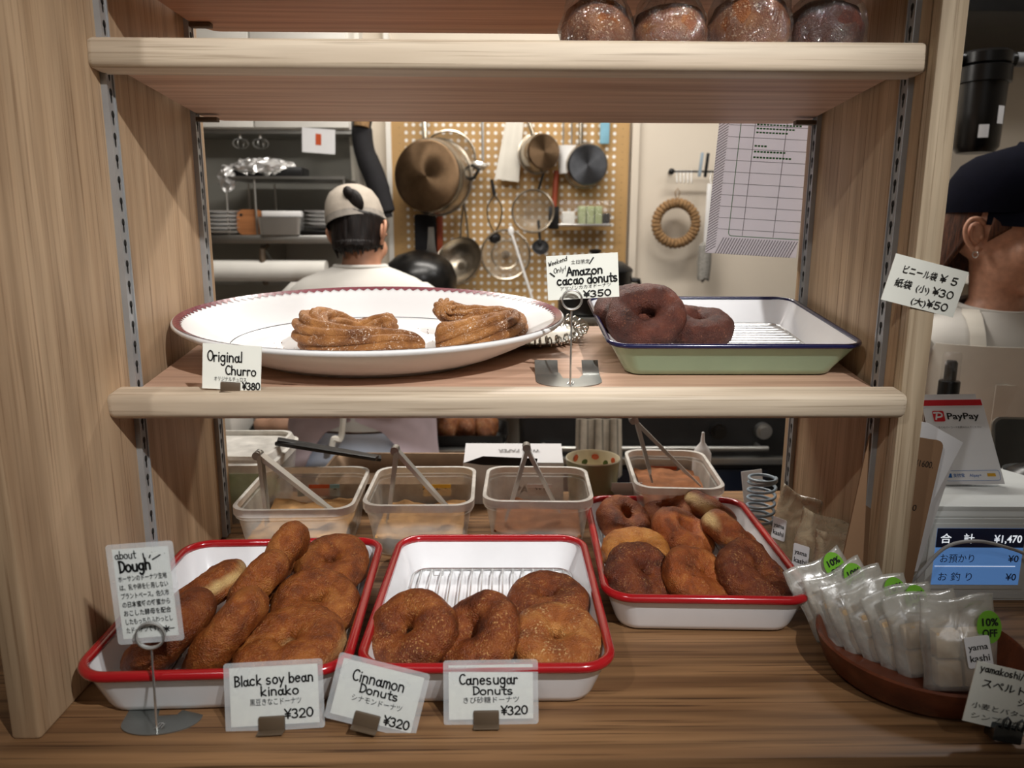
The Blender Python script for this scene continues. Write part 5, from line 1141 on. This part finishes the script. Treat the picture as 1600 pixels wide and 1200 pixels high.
g = G(); g.sheet(lambda u, v: ((u - .5) * .13 * (1 - .12 * v) + .02 * v * (u - .3), -.012 + .014 * math.sin(u * 17 + v * 2) * (.3 + v), .09 - .20 * v + .03 * u * v), 28, 12, .003); g.build('cloth', M['towel'], t)
g = G()
for k in range(6): g.sheet(lambda u, v: (((k + .4 + .15 * u) / 6 - .5) * .13 * (1 - .12 * v) + .02 * v * ((k + .4) / 6 - .3), -.0145 + .014 * math.sin((k + .4 + .15 * u) / 6 * 17 + v * 2) * (.3 + v), .09 - .20 * v + .03 * (k + .4) / 6 * v), 1, 12, .001)
g.build('stripe', mat('grey towel stripe', '#6f6a62', .9), t)
t = thing('squeeze_bottle', 'small white nozzle bottle behind the dark sugar tub', 'bottle', (.345, .486, 0))
g = G(); g.lathe([(.014, 0), (.016, .004), (.016, .075), (.010, .086), (.004, .094), (.0022, .112), (.0010, .113)], 24); g.build('bottle', M['porcelain'], t)
# ------------------------------------------------------------------ people
def limb(g, pts, r, n=14): g.tube(crspline(pts, 5), [r[min(int(i / 5), len(r) - 2)] + (r[min(int(i / 5) + 1, len(r) - 1)] - r[min(int(i / 5), len(r) - 2)]) * ((i % 5) / 5) if i < 5 * (len(r) - 1) else r[-1] for i in range(5 * (len(pts) - 1) + 1)], n)
def er(cx, cy, z, rx, ry, n=28, p=1.0, tilt=0): return [(cx + rx * math.copysign(abs(math.cos(2 * PI * k / n)) ** p, math.cos(2 * PI * k / n)), cy + ry * math.copysign(abs(math.sin(2 * PI * k / n)) ** p, math.sin(2 * PI * k / n)), z + tilt * math.sin(2 * PI * k / n)) for k in range(n)]
def head_geo(g, Mx):
    """facing -y, centre between the ears"""
    g.ball((0, .010, .030), (.074, .094, .088), 28, 18, Mx); g.ball((0, -.030, -.040), (.057, .060, .070), 24, 14, Mx)
    g.ball((0, -.070, -.092), (.024, .020, .018), 14, 10, Mx)
    for s in (-1, 1): g.ball((s * .034, -.062, -.026), (.027, .026, .030), 14, 10, Mx); g.ball((s * .030, -.078, .022), (.026, .014, .010), 14, 8, Mx)
    g.tube([(0, -.088, .016), (0, -.104, -.008), (0, -.113, -.026)], [.008, .010, .011], 10, False, Mx); g.ball((0, -.100, -.030), (.017, .012, .009), 12, 8, Mx)
    g.ball((0, -.082, -.056), (.023, .012, .007), 14, 8, Mx); g.ball((0, -.081, -.067), (.020, .012, .007), 14, 8, Mx)
def ear_geo(g, Mx, s):
    E = Mx @ MT((s * .0745, .012, 0), (0, 0, s * R(-22)))
    pts = [(0, -.006, .022), (s * .008, .004, .031), (s * .013, .018, .029), (s * .014, .024, .012), (s * .011, .019, -.008), (s * .006, .008, -.022), (s * .002, -.002, -.030), (0, -.008, -.022)]
    g.tube(crspline(pts, 5), [.0045] * 26 + [.0055] * 5 + [.006] * 5, 10, False, E)
    g.ball((s * .003, .007, .002), (.006, .016, .024), 16, 10, E); g.ball((s * .003, -.006, -.002), (.005, .005, .007), 10, 8, E); g.ball((s * .004, -.003, -.027), (.0055, .007, .008), 12, 8, E)
    g.tube(crspline([(s * .009, .012, .018), (s * .010, .014, .004), (s * .007, .008, -.010), (s * .004, -.002, -.014)], 4), .0032, 8, False, E)
def hand_geo(g, Mx):
    """palm down, fingers towards -y, slightly curled"""
    g.rings([er(0, 0, 0, .001, .001)] and [[(x, y, z) for x, z, y in er(0, 0, yy, rx, rz, 16)] for yy, rx, rz in ((.0, .026, .019), (-.025, .036, .016), (-.06, .041, .014), (-.085, .040, .012))], True, True, Mx)
    for x, L in ((-.030, .062), (-.010, .074), (.010, .070), (.029, .054)):
        g.tube(crspline([(x, -.07, .002), (x * 1.1, -.085 - L * .35, .003), (x * 1.15, -.085 - L * .7, -.010), (x * 1.15, -.085 - L * .92, -.026)], 4), [.0095] * 5 + [.0085] * 4 + [.0075] * 4, 10, False, Mx)
    g.tube(crspline([(-.028, -.015, -.002), (-.050, -.040, -.006), (-.058, -.066, -.012), (-.054, -.088, -.018)], 4), [.013] * 5 + [.010] * 4 + [.008] * 4, 10, False, Mx)
# person at the stove, seen from behind
PX, PY = -.372, 1.15
t = thing('person', 'person in oatmeal cap and white tee standing with back turned in the kitchen', 'person', (PX, PY, -.9))
HB = MT((.000, .055, 1.345), (R(16), R(4), PI + R(-16)), (.85, .86, .87))
g = G(); rr = [er(0, .0, z, rx, ry) for z, rx, ry in ((.80, .150, .105), (.88, .145, .100), (.98, .130, .090), (1.08, .145, .098))] + [er(0, .03, 1.185, .160, .100), er(0, .045, 1.225, .130, .080), er(.0, .045, 1.25, .075, .060), er(.002, .045, 1.27, .050, .050), er(.006, .050, 1.33, .047, .050)]
g.rings(rr); head_geo(g, HB)
for s in (-1, 1):
    limb(g, [(s * .155, .035, 1.185), (s * .195, .07, 1.00), (s * .185, .20, .87), (s * .130, .40, .84)], [.046, .042, .036, .026])
    limb(g, [(s * .075, 0, .82), (s * .085, .01, .47), (s * .085, -.01, .08)], [.080, .056, .040])
    hand_geo(g, MT((s * .125, .39, .84), (0, 0, PI), (s * .9, .9, .9)))
    g.ball((s * .085, .045, .035), (.042, .11, .036), 18, 10)
body = remesh(g, .0055, 4); ear_geo(body, HB, -1); ear_geo(body, HB, 1)
body.build('body', M['skin'], t, angle=180)
g = G()
def hairfn(u, v):
    a = -2.2 + 4.4 * u; edge = .080 + .024 * math.cos(a * .8) + .012 * noise.noise(Vector((a * 5, 0, 7))); zz = .045 - edge * v
    rx, ry = .0775 - .012 * v, .098 - .018 * v; k = 1 + .04 * noise.noise(Vector((a * 7, v * 1.2, 1)))
    return (rx * k * math.sin(a), .012 + ry * k * math.cos(a), zz)
g.sheet(hairfn, 80, 14, .010)
for k in range(34):
    a = -1.7 + 3.4 * k / 33 + .05 * noise.noise(Vector((k * 3.1, 5, 0))); L = .014 + .026 * abs(noise.noise(Vector((k * 1.7, 0, 0)))) + .012 * math.cos(a)
    z0 = .045 - .80 * (.080 + .024 * math.cos(a * .8))
    g.tube([(.066 * math.sin(a), .012 + .084 * math.cos(a), z0), (.062 * math.sin(a), .012 + .076 * math.cos(a), z0 - L * .6), (.057 * math.sin(a) + .012 * noise.noise(Vector((k, 1, 0))), .008 + .068 * math.cos(a), z0 - L * 1.2)], [.008, .006, .0015], 6)
g.v = [tuple(HB @ Vector(p)) for p in g.v]; g.build('hair', M['hair'], t, angle=180, label='black hair cropped at the nape')
CB = HB @ MT((.002, 0, .004), (R(-4), R(11), 0))
g = G(); g.rings([[(.0835 * q * math.cos(2 * PI * k / 40), .012 + .1035 * q * math.sin(2 * PI * k / 40), z) for k in range(40)] for q, z in ((1.0, .028), (1.01, .045), (.99, .068), (.92, .095), (.78, .118), (.55, .133), (.25, .141), (.04, .142))], False, True)
g.v = [tuple(CB @ Vector(p)) for p in g.v]; cap = g.build('cap', M['capgrey'], t, label='oatmeal cap worn back to front')
g = G(); g.sheet(lambda u, v: ((.084 + .002 * v) * math.cos(-.2 + (PI + .4) * u * 0 + PI * u), -.012 - .0 + (-.095 - .055 * v) * math.sin(PI * u), .040 - .010 * v), 24, 6, .003); g.v = [tuple(CB @ Vector(p)) for p in g.v]; g.build('brim', M['capgrey'], cap)
g = G(); g.rings([[(.0855 * math.cos(2 * PI * k / 40), .012 + .1055 * math.sin(2 * PI * k / 40), z) for k in range(40)] for z in (.026, .034, .046)], False, False); g.v = [tuple(CB @ Vector(p)) for p in g.v]; g.build('band', mat('grey cap band', '#8a837b', .8, 0, .2, 60), cap)
g = G(); Q = HB @ MT((-.032, .100, .072), (R(-20), R(24), 0)); g.ball((0, 0, 0), (.024, .012, .034), 18, 12, Q); g.ball((.006, .004, .026), (.016, .012, .020), 14, 10, Q); g.build('hair_tuft', M['hair'], cap, label='black hair pulled through the cap opening')
g = G(); rr = [er(0, 0, z, rx, ry, 40) for z, rx, ry in ((.865, .160, .114), (.92, .155, .110), (.98, .150, .106), (1.08, .165, .112))] + [er(0, .028, 1.175, .192, .116, 40), er(0, .036, 1.212, .182, .104, 40), er(0, .042, 1.238, .142, .086, 40), er(0, .044, 1.256, .098, .070, 40), er(0, .045, 1.268, .066, .060, 40)]
g.rings(rr, False, False)
for s in (-1, 1): limb(g, [(s * .120, .034, 1.160), (s * .160, .038, 1.165), (s * .197, .066, 1.045), (s * .202, .090, .96)], [.056, .060, .062, .062], 18)
g.v = [tuple(Vector(p) + Vector((.006, .006, 0)) * noise.noise(Vector(p) * 11)) for p in g.v]; tee = g.build('tee', M['tee'], t, label='white cotton tee')
g = G(); g.tube(er(0, .045, 1.267, .066, .060, 36), .006, 8, True); g.build('collar', M['tee'], tee)
g = G(); g.rings([er(0, 0, z, rx, ry, 36) for z, rx, ry in ((.50, .172, .120), (.66, .178, .126), (.78, .168, .120), (.86, .160, .114))], False, False)
for s in (-1, 1): limb(g, [(s * .080, 0, .78), (s * .090, .01, .45), (s * .09, 0, .06)], [.092, .074, .066], 18)
g.build('trousers', M['jeans'], t)
g = G()
def apr(u, v):
    z = .93 - .62 * v; op = .03 + 1.55 * max(0, v - .05) ** .5; a = -PI / 2 + op + (2 * PI - 2 * op) * u
    k = 1 + .03 * noise.noise(Vector((a * 3, v * 4, 2))); return ((.190 + .03 * v) * k * math.cos(a), (.134 + .03 * v) * k * math.sin(a), z)
g.sheet(apr, 60, 20, .003); a_ = g.build('apron', M['apron'], t, label='lilac wrap apron open at the back')
g = G(); g.tube([(.190 * math.cos(2 * PI * k / 40), .136 * math.sin(2 * PI * k / 40), .925) for k in range(40)], .006, 6, True); g.tube(crspline([(-.02, -.142, .92), (-.028, -.150, .86), (-.044, -.156, .86), (-.050, -.156, .835)], 5), .008, 6); g.build('apron_tie', M['apron2'], a_)

# person at the till on the right
t = thing('person', 'person in navy cap, white tee and cream apron standing behind the register', 'person', (1.05, .80, -.9))
HB = MT((-.024, -.010, 1.350), (R(6), 0, R(37)), (1.04, 1.04, 1.04))
g = G(); rr = [er(0, 0, z, rx, ry) for z, rx, ry in ((.82, .150, .105), (.95, .130, .092), (1.06, .150, .100), (1.13, .165, .098))] + [er(-.005, 0, 1.170, .130, .078), er(-.008, -.002, 1.195, .072, .058), er(-.012, -.004, 1.22, .052, .050), er(-.022, .000, 1.33, .050, .052)]
g.rings(rr); head_geo(g, HB)
for s in (-1, 1):
    limb(g, [(s * .160, 0, 1.140), (s * .205, .01, 1.00), (s * .210, -.06, .86), (s * .150, -.22, .90)], [.046, .042, .036, .026])
    limb(g, [(s * .075, 0, .82), (s * .085, -.01, .47), (s * .085, .01, .08)], [.080, .056, .040])
    hand_geo(g, MT((s * .148, -.215, .905), (R(-12), 0, 0), (s * .9, .9, .9))); g.ball((s * .085, -.045, .035), (.042, .11, .036), 18, 10)
body = remesh(g, .0045, 3); ear_geo(body, HB, -1); ear_geo(body, HB, 1); body.build('body', M['skin2'], t, angle=180)
for s in (-1, 1):
    g = G(); g.ball((s * .030, -.0790, .006), (.0125, .011, .0085), 16, 10, HB); e = g.build('eye', M['porcelain'], t)
    g = G(); g.ball((s * .031, -.0872, .006), (.0055, .0035, .0055), 12, 8, HB); g.build('iris', M['hair'], e)
    g = G(); g.tube(crspline([(s * .014, -.0925, .026), (s * .032, -.0900, .031), (s * .050, -.0760, .026)], 4), [.0018, .0028] * 4 + [.0018], 6, False, HB); g.build('eyebrow', M['hair2'], t)
g = G(); g.ball((0, -.0865, -.057), (.021, .0085, .0045), 14, 8, HB); g.ball((0, -.0850, -.0655), (.018, .0085, .0050), 14, 8, HB); g.build('lips', mat('lips', '#9a5348', .4), t)
g = G(); g.tube([(-.083 + .001 * math.cos(q), .006 + .0055 * math.cos(q), -.036 + .0055 * math.sin(q)) for q in [2 * PI * k / 16 for k in range(16)]], .0010, 6, True, HB); g.build('earring', M['steel'], t, label='small silver hoop earring')
g = G()
def hf(u, v):
    a = -1.62 + 3.24 * u; side = abs(a) / 1.62; L = .085 + .16 * (1 - side ** 3); zz = .062 - L * v; rx, ry = .071 + .018 * v * (1 - side), .093 + .026 * v
    k = 1 + .02 * noise.noise(Vector((a * 6, v * 2, 4))); return (rx * k * math.sin(a), .018 + ry * k * math.cos(a) + .03 * v * v, zz)
g.sheet(hf, 60, 20, .009)
for s in (-1, 1): g.sheet(lambda u, v: (s * (.0735 - .006 * u + .002 * math.sin(PI * v)), -.010 - .034 * u + .004 * v, .056 - (.066 - .030 * u) * v), 8, 8, .008)
g.v = [tuple(HB @ Vector(p)) for p in g.v]; g.build('hair', M['hair2'], t, angle=180, label='long brown hair worn behind the ear')
g = G(); g.rings([[(.0865 * q * math.cos(2 * PI * k / 48), .010 + .1060 * q * math.sin(2 * PI * k / 48), z - .010 * math.sin(2 * PI * k / 48)) for k in range(48)] for q, z in ((1.0, .044), (1.03, .060), (1.03, .085), (.97, .112), (.84, .138), (.62, .157), (.32, .168), (.04, .170))], False, True)
g.v = [tuple(HB @ Vector(p)) for p in g.v]; cap = g.build('cap', M['capnavy'], t, label='navy cotton cap')
g = G(); g.sheet(lambda u, v: ((.080 - .004 * v) * math.cos(PI + PI * u), .002 + (.096 + .062 * v) * math.sin(PI + PI * u), .050 + .004 * (1 - v) - .018 * v - .010 * math.cos(PI * u) ** 2 * v), 28, 6, .003); g.v = [tuple(HB @ Vector(p)) for p in g.v]; g.build('brim', M['capnavy'], cap)
YW = MT((0, 0, 0), (0, 0, 0))
g = G(); rr = [er(0, 0, z, rx, ry, 40) for z, rx, ry in ((.74, .172, .128), (.90, .165, .120), (1.00, .172, .122), (1.07, .184, .124))] + [er(0, 0, 1.125, .194, .118, 40), er(0, 0, 1.155, .180, .104, 40), er(-.004, -.002, 1.180, .138, .088, 40), er(-.007, -.004, 1.198, .098, .076, 40), er(-.010, -.006, 1.206, .082, .070, 40, 1, .012)]
g.rings(rr, False, False, YW)
for s in (-1, 1): limb(g, [tuple(YW @ Vector((s * .150, 0, 1.13))), tuple(YW @ Vector((s * .205, .01, 1.07))), tuple(YW @ Vector((s * .225, .0, .95)))], [.060, .066, .072], 18)
g.v = [tuple(Vector(p) + Vector((.007, .007, 0)) * noise.noise(Vector(p) * 12)) for p in g.v]; tee = g.build('tee', M['tee'], t, label='white tee')
g = G(); g.tube(er(-.010, -.006, 1.207, .080, .068, 40, 1, .012), .0055, 8, True, YW); g.build('collar', M['tee'], tee)
g = G()
def ap2(u, v):
    a = -PI / 2 + (u - .5) * (2.2 + 1.6 * min(1, v * 1.6)); z = 1.135 - .75 * v; k = 1.05 + .012 * noise.noise(Vector((a * 5, v * 6, 3)))
    return ((.176 + .012 * v) * k * math.cos(a), (.126 + .02 * v) * k * math.sin(a) - .004, z)
g.sheet(ap2, 40, 24, .003, YW); ap = g.build('apron', M['apron2'], t, label='cream bib apron')
TR = ((1.07, .184, .124), (1.125, .194, .118), (1.155, .180, .104), (1.180, .138, .088), (1.198, .098, .076))
def strapfn(s):
    def fn(u, v):
        z = 1.115 + .083 * v
        for (z0, x0, y0), (z1, x1, y1) in zip(TR, TR[1:]):
            if z0 <= z <= z1 + 1e-6: f = (z - z0) / (z1 - z0); rx, ry = x0 + (x1 - x0) * f, y0 + (y1 - y0) * f
        x = (.088 + .026 * u) - .012 * v * v; x = min(x, rx * .97)
        return (s * x, -ry * math.sqrt(max(.0, 1 - (x / rx) ** 2)) - .005, z + .003)
    return fn
for s in (-1, 1): g = G(); g.sheet(strapfn(s), 4, 10, .0025, YW); g.build('strap', M['apron2'], ap)
g = G(); g.sheet(lambda u, v: ((u - .5) * .15, -.1405 + .008 * abs(u - .5) * 2, 1.06 - .12 * v), 10, 6, .002, YW); g.build('pocket', M['apron2'], ap)
g = G()
for s in (-1, 1): limb(g, [(s * .080, 0, .80), (s * .090, -.01, .45), (s * .09, 0, .06)], [.096, .076, .068], 18)
g.rings([er(0, 0, z, rx, ry, 36) for z, rx, ry in ((.70, .174, .122), (.80, .166, .118), (.88, .158, .112))], False, False); g.build('trousers', M['jeans'], t)
